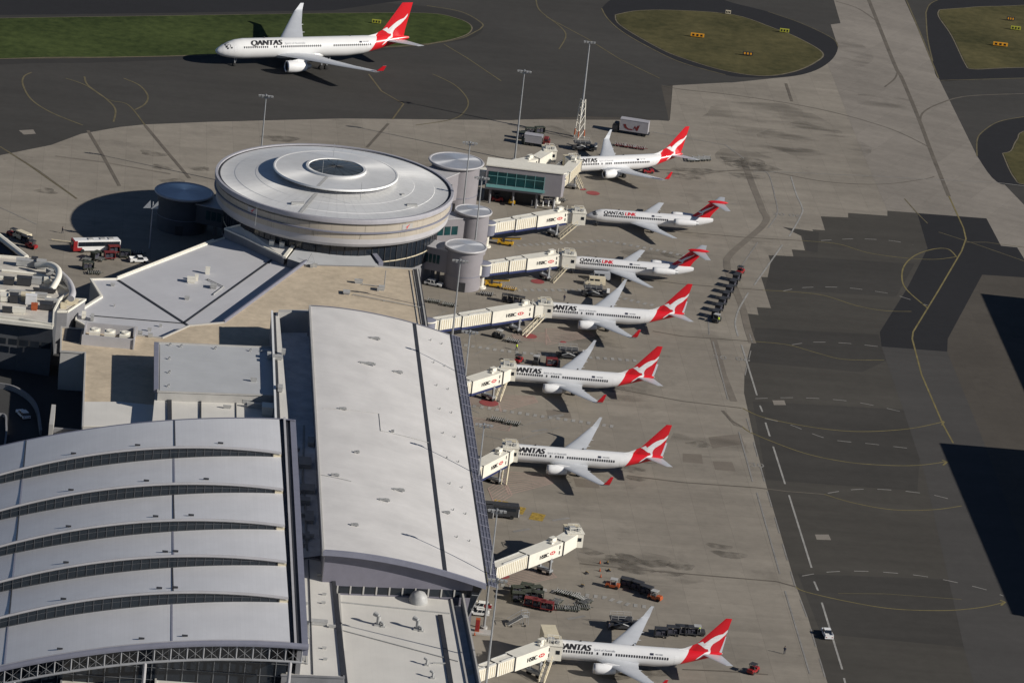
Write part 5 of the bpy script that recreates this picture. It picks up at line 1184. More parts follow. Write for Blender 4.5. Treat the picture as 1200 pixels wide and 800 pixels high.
for px, py, d in ((83,357,(4,1.6,.7)),(74,361,(2,1.4,1.2)),(90,354,(1,.8,.5))): unit(LB_, l2, px, py, 10.0, d, 12, 'bcream')
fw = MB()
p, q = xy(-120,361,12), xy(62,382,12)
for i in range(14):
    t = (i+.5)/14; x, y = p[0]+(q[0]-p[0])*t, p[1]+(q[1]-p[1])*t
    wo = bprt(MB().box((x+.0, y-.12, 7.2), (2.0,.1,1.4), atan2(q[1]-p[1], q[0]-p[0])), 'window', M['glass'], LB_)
bprt(bar(MB(), p, q, 11.4, 1.0, .8), 'south_eave', M['bwhite'], LB_)
GW = thing('glazed_ramp', 'white framed sloping glass wedge at the left edge', 'building', at(5,290,0))
w0 = [at(-60,232,12), at(31,303,9), at(24,306,5), at(-60,292,5)]
bprt(MB().loft([[tuple(p) for p in w0], [(p.x, p.y+1.5, p.z) for p in w0]]), 'glazed_side', M['solar'], GW)
b = MB(); b.path([tuple(w0[0]+Vector((0,-.3,.3))), tuple(w0[1]+Vector((0,-.3,.3)))], .75, 8); b.path([tuple(w0[1]), tuple(w0[2])], .5, 8)
for t in (.35,.55,.75): p = w0[0].lerp(w0[1], t); q = w0[3].lerp(w0[2], t); b.path([tuple(p+Vector((0,-.15,0))), tuple(q+Vector((0,-.15,0)))], .12, 6)
bprt(b, 'white_frame', M['bwhite'], GW)
bprt(MB().prism([(w0[3].x,w0[3].y),(w0[2].x,w0[2].y),(w0[2].x,w0[2].y+6),(w0[3].x,w0[3].y+6)], 0, 5), 'base_wall', M['walld'], GW)
# landside ramp walls in the dark corner below
RP = thing('ramp_wall', 'curved concrete ramp wall in the dark forecourt at the left edge', 'wall', at(15,455,0))
b = MB(); P = smoothpts([xy(-60,446,1),xy(0,450,1),xy(25,458,1),xy(42,475,1),xy(48,505,1)], 6)
for a, c in zip(P, P[1:]): bar(b, a, c, 0, .5, 1.3)
bprt(b, 'wall', M['walld'], RP)
b = MB(); P = smoothpts([xy(-60,500,2),xy(0,478,2),xy(8,492,2),xy(6,515,2)], 6)
for a, c in zip(P, P[1:]): bar(b, a, c, 0, .4, .8)
bprt(b, 'inner_kerb', M['walld'], RP)
PW = thing('pier_wall', 'pale upright pier at the corner of the dark forecourt above the vaulted hall', 'wall', at(65,490,0))
c = at(65,478,9); bprt(MB().box((c.x, c.y-5, 4.7), (.9, 12, 9.4), radians(5)), 'pier', M['wall'], PW)
c = at(80,488,9); bprt(MB().box((c.x, c.y-2, 3.5), (5.4, .6, 7), radians(5)), 'infill', M['walld'], PW)

# ---------------------------------------------------------------- hangars beyond the right edge (their shadows reach the apron)
def hangar(cx_, cy_, e1, e2, L1, L2, z, label):
    h = thing('hangar', label, 'hangar', (cx_, cy_, 0))
    P = [(cx_, cy_), (cx_+e1.x*L1, cy_+e1.y*L1), (cx_+e1.x*L1+e2.x*L2, cy_+e1.y*L1+e2.y*L2), (cx_+e2.x*L2, cy_+e2.y*L2)]
    ro = block(h, P, z, M['grey_roof'], M['cladg'], parapet=.4)
    for k in range(5):
        t = (k+.5)/5; x, y = cx_+e2.x*L2*t, cy_+e2.y*L2*t; bprt(MB().box((x-.15*e1.x, y-.15*e1.y, z*.4), (.2, L2/5*.92, z*.8), atan2(e2.y, e2.x)-pi/2), 'hangar_door', M['bluegrey'], h)
SHV = Vector((cos(SUN_AZ), sin(SUN_AZ)))/math.tan(SUN_EL)
for c0_, c1_, c2_, L1, L2, z, lab in (((1105,520),(1200,528),(1190,720),90,0,19,'long hangar at the near right whose shadow crosses the lower apron'), ((1153,345),(1200,350),(1200,450),90,0,19,'long hangar at the far right whose shadow touches the grey lane')):
    p = at(*c0_); q = at(*c1_); r = at(*c2_)
    e1 = Vector((q.x-p.x, q.y-p.y)).normalized(); e2 = Vector((r.x-p.x, r.y-p.y)); L2 = e2.length*(1.0 if z and c0_[0] < 1120 else 1.25); e2.normalize()
    hangar(p.x+SHV.x*z, p.y+SHV.y*z, e1, e2, L1, L2, z, lab)
# ================================================================ AIR BRIDGES
def bridge(label, L, Rt, cab, segs, stairs, z=6.5, mats=('bwhite','bwhite','bwhite'), base='cladg', logo=True, blue=True, col=.86, cabrot=None, group='air bridges along the stands', hgt=2.9):
    """L: photo point of the terminal end, Rt: of the cab end of the tunnel roof's near edge; cab: world xy; segs: split fractions"""
    a = at(*L, z); b = at(*Rt, z); d = (b-a); d.z = 0; LEN = d.length; d.normalize(); n = Vector((-d.y, d.x, 0))      # n: away from camera
    if n.y < 0: n = -n
    W = 2.9; o = a+n*(W/2)
    root = thing('air_bridge', label, 'air bridge', (o.x, o.y, 0), atan2(d.y, d.x), group)
    ln = lambda v: Vector(((v.x-o.x)*d.x+(v.y-o.y)*d.y, -(v.x-o.x)*d.y+(v.y-o.y)*d.x, v.z if len(v) > 2 else 0))
    zt = z
    # round vestibule on a pillar
    rt = MB().lathe([(1.75,zt-3.1),(1.75,zt-.25),(1.9,zt-.2),(1.9,zt),(1.7,zt+.1),(.02,zt+.25)], 28).build('rotunda', M[base], root, 30)
    MB().lathe([(1.92,zt-.3),(1.95,zt-.28),(1.95,zt-.02),(1.92,zt+.02)], 28).build('rotunda_rim', M['bwhite'], rt, 30)
    MB().tube((0,0,0), (0,0,zt-3.1), .55, .55, 16).tube((0,0,0), (0,0,.4), 1.2, 1.2, 16).build('pillar', M['bwhite'], root, 40)
    MB().box((-2.6,0,zt-1.5), (4,2.4,2.6)).build('fixed_walkway', M['bwhite'], root)
    fr = [0.0]+list(segs)+[1.0]; k = len(fr)-1; x0 = 1.5
    for i in range(k):
        u0 = x0+(LEN-x0)*fr[i]; u1 = x0+(LEN-x0)*fr[i+1]
        w = W-.42*(k-1-i); h = hgt-.22*(k-1-i); top = zt-.1*(k-1-i)
        s = MB(); s.box(((u0+u1)/2, 0, top-h/2), (u1-u0, w, h)); s.box(((u0+u1)/2, 0, top+.03), (u1-u0+.06, w+.12, .1))
        to = s.build('tunnel', M[mats[min(i, len(mats)-1)]], root)
        rbm = MB(); nr = int((u1-u0)/.62)
        if i < k-1 or not logo:
            for j in range(1, nr): rbm.box((u0+(u1-u0)*j/nr, -w/2-.02, top-h/2), (.2, .09, h*.93)); rbm.box((u0+(u1-u0)*j/nr, w/2+.02, top-h/2), (.2, .09, h*.93))
            rbm.build('tunnel_ribs', M['bcream' if mats[min(i, len(mats)-1)] != 'byel' else 'byel'], to)
        cl = MB(); cl.box((u1-.06, 0, top-h/2+.03), (.34, w+.3, h+.3)); cl.build('tunnel_collar', M['dk'], to)
        if blue:
            ub = MB(); ub.box(((u0+u1)/2, 0, top-h-.32), (u1-u0-.1, w*.92, .62)); ub.build('underframe', M['bblue'], to)
        if i < k-1:
            pp = MB(); pp.box((u0+(u1-u0)*.6, -w*.38, top+.22), ((u1-u0)*.75, .12, .28)); pp.box((u0+(u1-u0)*.5, w*.38, top+.2), ((u1-u0)*.9, .1, .22)); pp.build('cable_duct', M['unit'], to)
        if i == k-1 and logo:
            xm = u0+(u1-u0)*.47; zc = top-h*.5
            me = text_mesh('HSBC', 1.25, 0, .03); wd = max(v.co.x for v in me.vertices)
            for v in me.vertices: v.co = (xm-wd*.62+v.co.x, -w/2-.05-v.co.z, zc-.42+v.co.y)
            me.materials.append(M['black']); t = bpy.data.objects.new('advert_lettering', me); COL.objects.link(t); t.parent = to
            hx = MB(); cx_ = xm+wd*.38+1.35; q = .72; e = -w/2-.05
            P = lambda u, v: (cx_+u*q*1.35, e, zc+v*q*1.05)
            hx.add([P(-1,0),P(-.5,.5),P(-.5,-.5)], [(0,1,2)]); hx.add([P(1,0),P(.5,-.5),P(.5,.5)], [(0,1,2)]); hx.add([P(-.5,.5),P(.5,.5),P(0,0)], [(0,1,2)]); hx.add([P(-.5,-.5),P(0,0),P(.5,-.5)], [(0,1,2)])
            hx.build('advert_hexagon', M['lred'], to)
            mk = MB(); xx = u0+(u1-u0)*.89
            for zz in (zc+.65, zc-.55): mk.box((xx, -w/2-.03, zz), (.3, .04, .75))
            mk.build('arrow_marks', M['black'], to)
    # cab, turned to face the aircraft
    c = ln(Vector((cab[0], cab[1], 0))); cr = cabrot if cabrot is not None else 0
    ca = radians(cr)-atan2(d.y, d.x)
    cb = MB(); cb.box((c.x, c.y, zt-1.55), (3.4, 3.5, 3.1), ca); cb.box((c.x, c.y, zt+.06), (3.7, 3.8, .14), ca); co = cb.build('cab', M['bwhite'], root)
    # connecting neck between last tunnel and the cab
    e0 = Vector((LEN, 0, 0)); dv = Vector((c.x, c.y, 0))-e0
    if dv.length > 1: nk = MB(); nk.box((e0.x+dv.x*.5, e0.y+dv.y*.5, zt-1.6), (dv.length+1.0, 2.9, 2.95), atan2(dv.y, dv.x)); nk.build('cab_neck', M['bwhite'], root)
    R_ = Matrix.Rotation(ca, 3, 'Z')
    def cp(u, v, w): q = R_ @ Vector((u, v, w)); return (c.x+q.x, c.y+q.y, w)
    hd = MB()
    for u in (-1.6, 0, 1.6): hd.box(cp(u, 2.35, zt-1.3), (.12, 1.3, 2.9), ca)
    hd.box(cp(0, 2.4, zt+.02), (3.5, 1.6, .22), ca); hd.box(cp(0, 2.35, zt-2.8), (3.3, 1.4, .2), ca); hd.build('docking_hood', M['bcream'], co)
    wn = MB(); wn.box(cp(.9, -1.77, zt-1.3), (.8, .06, .8), ca); wn.box(cp(1.72, -.5, zt-1.3), (.06, 1.1, .9), ca); wn.build('cab_window', M['glass'], co)
    rs = random.Random(int(LEN*10)); rt_ = MB()        # roof clutter: rails, air units, cable reel
    for u, v in ((-1.2,-1.2),(1.2,-1.2),(-1.2,1.2),(1.2,1.2),(0,1.2),(0,-1.2)): rt_.tube(cp(u,v,zt), cp(u,v,zt+1.05), .06, .06, 6)
    for s_ in (-1.2, 1.2):
        rt_.tube(cp(-1.2,s_,zt+1.05), cp(1.2,s_,zt+1.05), .06, .06, 6); rt_.tube(cp(s_,-1.2,zt+1.05), cp(s_,1.2,zt+1.05), .06, .06, 6); rt_.tube(cp(s_,-1.2,zt+.55), cp(s_,1.2,zt+.55), .04, .04, 6)
    rt_.build('roof_rails', M['bwhite'], co)
    ac = MB(); ac.box(cp(-.5,.2,zt+.5), (1.3,1.0,.75), ca); ac.box(cp(.75,-.3,zt+.36), (.7,.9,.5), ca); ac.build('roof_unit', M['unit'], co)
    a2 = MB(); a2.box((LEN-1.4, .5, zt+.45), (1.6,1.1,.75)); a2.box((LEN-2.9, -.4, zt+.3), (.8,.7,.4)); a2.tube((LEN-.4,-.9,zt), (LEN-.4,-.9,zt+1.5), .07, .07, 6); a2.build('roof_unit', M['bwhite'], root)
    # lift columns and drive bogie
    u = x0+(LEN-x0)*col; dr = MB()
    for s_ in (-1.3, 1.3): dr.box((u, s_, (zt-3.1)/2+.4), (.42, .38, zt-3.1), 0)
    dr.box((u, 0, zt-3.4), (.8, 3.2, .4)); dr.box((u, 0, 1.0), (1.2, 3.4, .5)); do = dr.build('lift_column', M['galv'], root)
    for s_ in (-1.2, 1.2):
        wb = MB()
        for q in (-.25,.25): wb.tube((u-.02, s_+q-.16, .55), (u-.02, s_+q+.16, .55), .55, .55, 16)
        wb.build('bogie_wheel', M['tyre'], do)
    # service stairs down to the apron
    if stairs:
        f = ln(at(*stairs, 0)); t = Vector(cp(-.6, -1.9, 0)); t.z = zt-3.0
        v = Vector((f.x-t.x, f.y-t.y, 0)); L2 = v.length; v.normalize(); sd_ = Vector((-v.y, v.x, 0))*.55
        st = MB()
        for s_ in (-1, 1):
            p, q = t+sd_*s_, Vector((f.x, f.y, .05))+sd_*s_
            st.tube(p, q, .16, .16, 6); st.tube(p+Vector((0,0,1)), q+Vector((0,0,1)), .07, .07, 6)
            for j in range(6): m_ = p.lerp(q, j/5); st.tube(m_, m_+Vector((0,0,1)), .05, .05, 6)
        sto = st.build('stair_frame', M['bcream'], root)
        tr_ = MB()
        for j in range(14): m_ = t.lerp(Vector((f.x, f.y, .05)), (j+.5)/14); tr_.box(m_, (.28, 1.05, .05), atan2(v.y, v.x))
        tr_.box((t.x, t.y, t.z-.05), (1.4,1.4,.1)); tr_.build('stair_treads', M['galv'], sto)
    return root
def docked(i, u=4.0, v=-4.4):
    (x, y), h = [(p[1], p[2]) for p in PL][i]; a = radians(h); return (x+u*cos(a)-v*sin(a), y+u*sin(a)+v*cos(a))
def dock7(x, y, h, u=3.0, v=-3.9): a = radians(h); return (x+u*cos(a)-v*sin(a), y+u*sin(a)+v*cos(a))
bridge('white three-section air bridge serving the upper small T-tailed jet', (577,262.5), (667,248), tuple(at(678.5,247.5,6.5))[:2], (.28,.57), (655,280), base='bluegrey', cabrot=7)
bridge('white three-section air bridge serving the lower small T-tailed jet', (571,310), (657,298.5), tuple(at(667,297.5,6.5))[:2], (.27,.52), (647,331), base='bluegrey', cabrot=5)
bridge('longest white air bridge, reaching from the gravel-roofed building to the jet below the vans', (506,377), (627,358), docked(2), (.27,.57), (614,394), base='bluegrey', cabrot=6)
bridge('white air bridge emerging from under the eave beside a red ground disc', (520,458), (590,436), docked(1), (.15,.45), (583,470), base='cladg', cabrot=5)
bridge('white air bridge serving the jet parked directly above the empty bridge', (530,566), (597,530), docked(0), (.28,.52), (590,568), base='cladg', cabrot=5)
c = at(669,655,0)
bridge('empty air bridge with a pale yellow inner tunnel section and no aircraft', (563,673), (661,635), (c.x, c.y), (.16,.56), None, mats=('byel','bwhite','bwhite'), base='bwhite', blue=False, cabrot=14)
bridge('white air bridge nearest the camera, at the bottom edge by the two masts', (551,790), (649,754.5), docked(3), (.3,.52), (634,800), base='bwhite', blue=False, cabrot=5)
bridge('short white air bridge turning from the teal-windowed link to the angled jet', (661,210.5), (682,188), docked(4, 3.1, -4.7), (.3,), (681,222), base='bluegrey', cabrot=27, logo=False, blue=False, col=.7)
c = at(641,202,0)
bridge('idle white air bridge resting behind the teal-windowed link', (583,197), (632,186.5), (c.x, c.y), (.4,), None, base='cladg', cabrot=10, hgt=2.9)

# ================================================================ LIGHT MASTS
def mast(label, px, py, H=25.0, base=None, kind='round'):
    c = at(*base) if base else at(px, py, H)
    name = 'light_mast'
    t = thing(name, label, 'light mast', (c.x, c.y, 0), 0, 'floodlight masts')
    MB().tube((0,0,0), (0,0,H), .26, .13, 12).build('pole', M['galv'], t, 40)
    MB().tube((0,0,0), (0,0,.5), .7, .7, 12).build('base_plinth', M['wall'], t, 40)
    hd = MB(); hd.box((0,0,H), (3.4,.2,.2)); hd.box((0,0,H-.6), (2.4,.14,.14)); hd.tube((0,0,H-1),(0,0,H+.3),.2,.2,8); ho = hd.build('head_frame', M['galv'], t)
    for x in (-1.6,-.8,.8,1.6):
        lb = MB(); lb.taper((x,-.32,H-.35), (.5,.3), (.62,.5), .42); lb.build('floodlight', M['unit'], ho)
    return t
mast('floodlight mast rising behind the rotunda roof near the taxiing jet', 312, 112)
mast('tall floodlight mast behind the teal-windowed link, left of the lattice mast', 613, 83, 24.85, (603,188))
mast('floodlight mast standing between the rotunda and the largest gate tower', 551, 167)
mast('floodlight mast in front of the middle gate tower', 565, 208)
mast('floodlight mast by the grey drum tower, left of the lower T-tailed jet bridge', 539.6, 305, 22)
mast('floodlight mast at the upper corner of the big white concourse roof', 551, 388, 22)
mast('floodlight mast next to two dark dollies at the middle of the concourse eave', 567.5, 497, 23)
mast('floodlight mast by the dark bus and yellow floor marking', 583.5, 597.5, 25.7, (567,736))
mast('floodlight mast in front of the nearest air bridge', 583.5, 678.5)
# mast with two triangular reflectors in the rotunda's shade
c = at(175,291); t = thing('light_mast', 'mast with two pale triangular lamp heads in the shade of the rotunda', 'light mast', (c.x, c.y, 0), 0, 'floodlight masts')
MB().tube((0,0,0),(0,0,12),.22,.12,10).build('pole', M['vsilver'], t, 40)
for x in (-1.4,.5): MB().add([(x-.9,-.3,10.2),(x+.9,-.3,10.4),(x+.7,-.1,12.3),(x-.9,.2,10.2),(x+.9,.2,10.4),(x+.7,.1,12.3)], [(0,1,2),(5,4,3),(0,3,4,1),(1,4,5,2),(2,5,3,0)]).build('lamp_head', M['vsilver'], t)
# lattice mast
c = at(678,162); t = thing('lattice_mast', 'tall lattice mast with a red and white foot beyond the angled jet', 'light mast', (c.x, c.y, 0), 0, 'floodlight masts')
lb = MB(); H = 27.2; zz = [0,2.2,4.4,6.6,8.8,11]
def leg3(k, z): r = 1.6-.075*z if z < 11 else .75; a = 2*pi*k/3+.4; return (r*cos(a), r*sin(a), z)
for a, b in zip(zz, zz[1:]):
    for k in range(3): lb.tube(leg3(k,a), leg3(k,b), .16, .16, 6); lb.tube(leg3(k,a), leg3((k+1)%3,b), .07, .07, 5)
lb.build('lattice_foot', M['bwhite'], t); rbm = MB()
for k in range(3): rbm.tube(leg3(k,.6), leg3(k,2.4), .22, .2, 6)
rbm.build('red_banding', M['orange'], t)
MB().tube((0,0,6),(0,0,H),.34,.16,12).build('pole', M['galv'], t, 40)
hd = MB(); hd.box((0,0,H),(3.0,.25,.25)); hd.box((0,0,H-.5),(.25,2,.2)); ho = hd.build('head_frame', M['galv'], t)
for x in (-1.3,-.5,.5,1.3): MB().taper((x,-.3,H-.3),(.5,.3),(.62,.5),.5).build('floodlight', M['unit'], ho)

# ================================================================ VEHICLES AND GROUND EQUIPMENT  (local +X forward)
def wheels(root, xs, y, r, w=.22, m='tyre'):
    for x in xs:
        for s in (-1, 1):
            wh = MB().tube((0,-w/2,0), (0,w/2,0), r, r, 14).build('wheel', M[m], root, 40); wh.location = (x, s*y, r)
def tug(name='baggage_tug', body='vred'):
    t = thing(name, '', 'tug')
    MB().box((.1,0,.62),(2.9,1.4,.5)).taper((.95,0,.86),(1.1,1.3),(.95,1.2),.3).taper((-1.0,0,.86),(.8,1.3),(.7,1.2),.22).build('body', M[body], t)
    MB().box((-.2,0,1.05),(.5,1.1,.14)).box((-.45,0,1.35),(.12,1.1,.6)).build('seat', M['dk'], t)
    r = MB()
    for x in (-.7,.45):
        for s in (-.6,.6): r.tube((x,s,.85),(x,s,2.0),.05,.05,6)
    r.box((-.12,0,2.03),(1.5,1.4,.08)); r.build('canopy', M['dk' if body == 'vred' else 'unit'], t)
    MB().tube((.35,.25,.9),(.2,.25,1.35),.04).build('steering_column', M['dk'], t)
    wheels(t, (-.85,1.0), .62, .36); return t
def cart(name='baggage_cart', deck='dk', load='bag'):
    t = thing(name, '', 'baggage cart')
    MB().box((0,0,.55),(2.7,1.5,.14)).box((1.65,0,.5),(.7,.08,.08)).build('deck', M[deck], t)
    f = MB()
    for x in (-1.25,1.25):
        for s in (-.68,.68): f.tube((x,s,.6),(x,s,1.95),.05,.05,6)
    f.box((0,0,1.98),(2.7,1.55,.08)); f.box((-1.3,0,1.2),(.06,1.4,1.4)); f.box((1.3,0,1.2),(.06,1.4,1.4)); f.build('frame', M[deck], t)
    MB().box((-.6,0,.98),(1.0,1.1,.7)).box((.55,.1,.9),(.9,.9,.55)).box((.4,-.2,1.35),(.7,.6,.35)).build('luggage', M[load], t)
    wheels(t, (-.9,.9), .6, .24, .16); return t
def dolly(name='cargo_dolly', deck='dkgreen'):
    t = thing(name, '', 'dolly')
    b = MB().box((0,0,.5),(3.1,.14,.16)).box((0,.9,.5),(3.1,.12,.16)).box((0,-.9,.5),(3.1,.12,.16))
    for x in (-1.5,-.75,0,.75,1.5): b.box((x,0,.52),(.14,1.9,.12))
    b.box((1.9,0,.42),(.8,.1,.1)); b.build('deck', M[deck], t)
    r = MB()
    for i in range(7): r.tube((-1.35+.45*i,-.85,.62),(-1.35+.45*i,.85,.62),.06,.06,6)
    for x in (-1.5,1.5):
        for s in (-.9,.9): r.tube((x,s,.5),(x,s,1.0),.05,.05,6)
    r.build('rollers', M['unit'], t); wheels(t, (-1.05,1.05), .7, .22, .16); return t
def loader(name='container_loader', body='dk'):
    t = thing(name, '', 'loader')
    MB().box((0,0,.75),(6.6,2.4,.5)).box((-2.7,-.9,1.2),(1.0,.6,.6)).build('chassis', M[body], t)
    p = MB().box((-.6,0,2.15),(4.6,2.5,.22)).box((2.5,0,1.35),(1.7,2.6,.2))
    p.build('platform', M[body], t)
    s = MB()
    for sg in (-.9,.9): s.tube((-2.4,sg,.9),(1.2,sg,2.1),.12,.12,6).tube((1.2,sg,.9),(-2.4,sg,2.1),.12,.12,6)
    s.build('scissor_lift', M['galv'], t)
    r = MB()
    for x in (-2.8,-1.4,0,1.5):
        for sg in (-1.2,1.2): r.tube((x,sg,2.2),(x,sg,3.2),.045,.045,6)
    for sg in (-1.2,1.2): r.tube((-2.8,sg,3.2),(1.5,sg,3.2),.045,.045,6).tube((-2.8,sg,2.75),(1.5,sg,2.75),.035,.035,6)
    r.build('guard_rail', M['unit'], t)
    MB().box((3.0,-.8,1.9),(.7,.7,1.0)).build('driver_cab', M['vwhite'], t)
    wheels(t, (-2.3,2.2), 1.05, .45, .3); return t
def belt(name='belt_loader', body='gold'):
    t = thing(name, '', 'belt loader')
    MB().box((0,0,.7),(4.0,1.7,.5)).taper((-1.5,0,.95),(.9,1.5),(.8,1.4),.4).build('chassis', M[body], t)
    MB().box((.2,0,1.75),(7.2,.8,.28),0,0,-.14).build('conveyor', M[body], t)
    MB().box((.2,0,1.93),(7.0,.62,.05),0,0,-.14).build('belt', M['tyre'], t)
    b = MB().tube((1.0,0,.9),(1.8,0,1.9),.1).tube((-1.2,0,.9),(-1.6,0,1.4),.1); b.build('lift_arm', M['galv'], t)
    MB().box((-.4,-.62,1.4),(.5,.4,.9)).build('seat', M['dk'], t); wheels(t, (-1.3,1.3), .75, .36); return t
def car(name, body, van=False, pickup=False):
    t = thing(name, '', 'van' if van else 'car'); L, W, = (5.0,1.9) if van else (4.4,1.78)
    if van:
        MB().box((0,0,.72),(L,W,.62)).taper((-.35,0,1.0),(4.3,W),(3.95,1.62),1.15,0,0,(-.1,0)).taper((2.1,0,.95),(.8,W*.97),(.35,W*.9),.35,0,0,(-.2,0)).build('body', M[body], t)
        MB().box((-.4,-.9,1.62),(1.2,.06,.48)).box((.95,-.9,1.62),(.9,.06,.48)).box((-1.75,-.9,1.62),(.9,.06,.48)).box((-.4,.9,1.62),(1.2,.06,.48)).box((.95,.9,1.62),(.9,.06,.48)).build('side_glass', M['glass'], t)
        MB().add([(1.83,-.78,1.1),(1.83,.78,1.1),(1.55,.7,2.0),(1.55,-.7,2.0)],[(0,1,2,3)]).build('windscreen', M['glass'], t)
        wheels(t, (-1.5,1.5), .85, .34)
    else:
        MB().box((0,0,.6),(L,W,.5)).taper((1.55,0,.84),(1.3,W*.96),(1.2,W*.84),.12).build('body', M[body], t)
        if pickup:
            MB().taper((.35,0,.85),(1.7,W*.94),(1.1,W*.78),.62).build('cabin', M['glass'], t)
            MB().box((.35,0,1.5),(1.1,W*.78,.07)).build('roof', M[body], t)
            MB().box((-1.35,-.82,1.0),(1.6,.08,.4)).box((-1.35,.82,1.0),(1.6,.08,.4)).box((-2.15,0,1.0),(.08,1.7,.4)).build('tray', M[body], t)
        else:
            MB().taper((-.35,0,.85),(2.9,W*.94),(1.9,W*.78),.56,0,0,(-.15,0)).build('cabin', M['glass'], t)
            MB().box((-.5,0,1.43),(1.92,W*.79,.07)).build('roof', M[body], t)
            pl = MB()
            for x0, x1 in ((-.55,-.6),(.4,.2)):
                for s in (-1,1): pl.tube((x0,s*.83,.85),(x1-.1,s*.69,1.42),.05,.05,6)
            pl.build('door_pillar', M[body], t)
        for s in (-.62,.62): MB().box((L/2+.005,s,.66),(.04,.32,.16)).build('headlight', M['vwhite'], t); MB().box((-L/2-.005,s,.7),(.04,.28,.16)).build('tail_light', M['vred'], t)
        wheels(t, (-1.35,1.35), .8, .32)
    return t
def boxtruck(name, label, box, L=8.6, H=3.6, cabm='vwhite'):
    t = thing(name, label, 'truck')
    MB().box((-.9,0,.75),(L,2.1,.3)).build('chassis', M['dk'], t)
    bo = MB().box((-1.3,0,.95+(H-.95)/2),(L-1.6,2.5,H-.95)).box((-1.3,0,H+.04),(L-1.5,2.6,.09)).build('cargo_box', M[box], t)
    c = MB().box((L/2-1.0+.1,0,1.35),(1.7,2.3,1.3)).taper((L/2-.95,0,2.0),(1.6,2.3),(1.1,2.0),.75,0,0,(-.15,0)); co = c.build('cab', M[cabm], t)
    MB().add([(L/2-.14,-1.0,2.02),(L/2-.14,1.0,2.02),(L/2-.52,.92,2.68),(L/2-.52,-.92,2.68)],[(0,1,2,3)]).build('windscreen', M['glass'], co)
    for s in (-1,1): MB().box((L/2-.95,s*1.12,2.2),(.8,.06,.45)).build('side_window', M['glass'], co)
    wheels(t, (-L/2+.4,-L/2+1.7,L/2-1.1), 1.0, .5, .35); return t, bo
NAV = {}
def place(proto, px, py, deg, label, group=None, cat=None):
    c = at(px, py); return put(proto, (c.x, c.y, 0), radians(deg), label, cat or proto.get('category'), group)
T_red, T_or, T_dk = tug('baggage_tug','vred'), tug('baggage_tug','orange'), tug('baggage_tug','dk')
C_dk, C_gr, C_mar = cart('baggage_cart','dk'), cart('baggage_cart','dkgreen'), cart('baggage_cart','maroon')
D_gr, D_mar, D_dk, D_yel = dolly('cargo_dolly','dkgreen'), dolly('cargo_dolly','maroon'), dolly('cargo_dolly','dk'), dolly('cargo_dolly','gold')
LO, BL = loader(), belt()
V1, V2, CW, UT = car('parked_van','bcream',van=True), car('parked_van','vsilver',van=True), car('parked_car','vwhite'), car('utility_pickup','vwhite',pickup=True)
# the long cart train on the road line at the right
gtr = 'carts of the train on the service road'
place(T_red, 867, 321, 68, 'red tug at the top of the dark cart train on the service road', None)
ordn = ['first','second','third','fourth','fifth','sixth','seventh']
for i in range(7): place(C_dk, 863-4.1*i, 329.5-(-7.1)*i, 68, f'{ordn[i]} dark baggage cart behind the red tug in the service road train', gtr)
place(T_dk, 839.5, 377, 68, 'dark tug with a driver in yellow at the tail of the cart train')
# cars and vans
place(V1, 697, 334, 186, 'cream van parked nearest the dark loader, side windows showing')
place(V2, 702.5, 328, 188, 'silver van parked just behind the cream van')
place(CW, 508, 334.5, -15, 'white hatchback parked in the shade behind the gravel-roofed building')
place(CW, 563, 712.5, 175, 'upper of two white cars parked at the foot of the masts')
place(CW, 560.5, 720, 182, 'lower of two white cars parked at the foot of the masts')
place(UT, 969, 745, 100, 'lone white pickup driving along the dark parking apron')
place(CW, 27, 488, 120, 'small white car in the dark forecourt at the left edge')
# loaders beside the jets
gl_ = 'container loaders on the far side of the jets'
place(LO, 684, 176, 10, 'dark container loader with a white cab, beyond the angled jet', gl_)
place(LO, 697, 347, 8, 'dark container loader beside the two vans', gl_)
place(LO, 668, 419.5, 8, 'dark container loader in front of the person in the hi-vis vest', gl_)
place(LO, 730, 736, 8, 'dark container loader by the wing of the nearest jet', gl_)
# dollies and carts
gd = 'maroon dollies by the angled jet'
for i, l in enumerate(('left','middle','right')): place(D_mar, 727+11*i, 171.5+1.7*i, -4, f'{l} one of three maroon dollies beyond the angled jet wing', gd)
for i, l in enumerate(('leftmost','second from left','second from right','rightmost')): place(D_gr, 809+6.5*i, 188.5-.4*i, 95, f'{l} of four dark green dollies behind the angled jet tail', 'green dollies behind the angled jet')
place(T_red, 759, 203, 20, 'red tug under the rear of the angled jet')
place(T_red, 582, 236, 10, 'red tug under the left end of the teal-windowed link')
place(T_red, 616, 238, 170, 'red tug in the middle of the shade under the teal-windowed link')
place(BL, 600, 238, 88, 'yellow belt loader standing under the teal-windowed link', 'yellow belt loaders')
place(BL, 592, 287, -6, 'yellow belt loader beneath the upper T-tailed jet bridge', 'yellow belt loaders')
place(BL, 578, 336, -6, 'yellow belt loader beneath the lower T-tailed jet bridge, close to the drum tower', 'yellow belt loaders')
place(D_yel, 597, 339.5, -8, 'yellow dolly at the end of the dashed walkway under the lower T-tailed jet bridge')
place(D_dk, 570, 346, -6, 'flat dark dolly beside the grey drum tower door')
for i, l in enumerate(('left','right')): place(D_gr, 508+18*i, 354.5+4*i, -8, f'{l} one of two dark green dollies below the white hatchback', 'dollies below the white hatchback')
for i, l in enumerate(('left','middle','right')): place(C_dk, 594+7*i, 354+1.3*i, -3, f'{l} one of three dark baggage carts above the longest air bridge', 'carts above the longest bridge')
place(T_dk, 584, 396, 160, 'dark tug with a pale canopy below the longest air bridge'); place(D_dk, 601, 401, -14, 'dark dolly behind the tug below the longest air bridge')
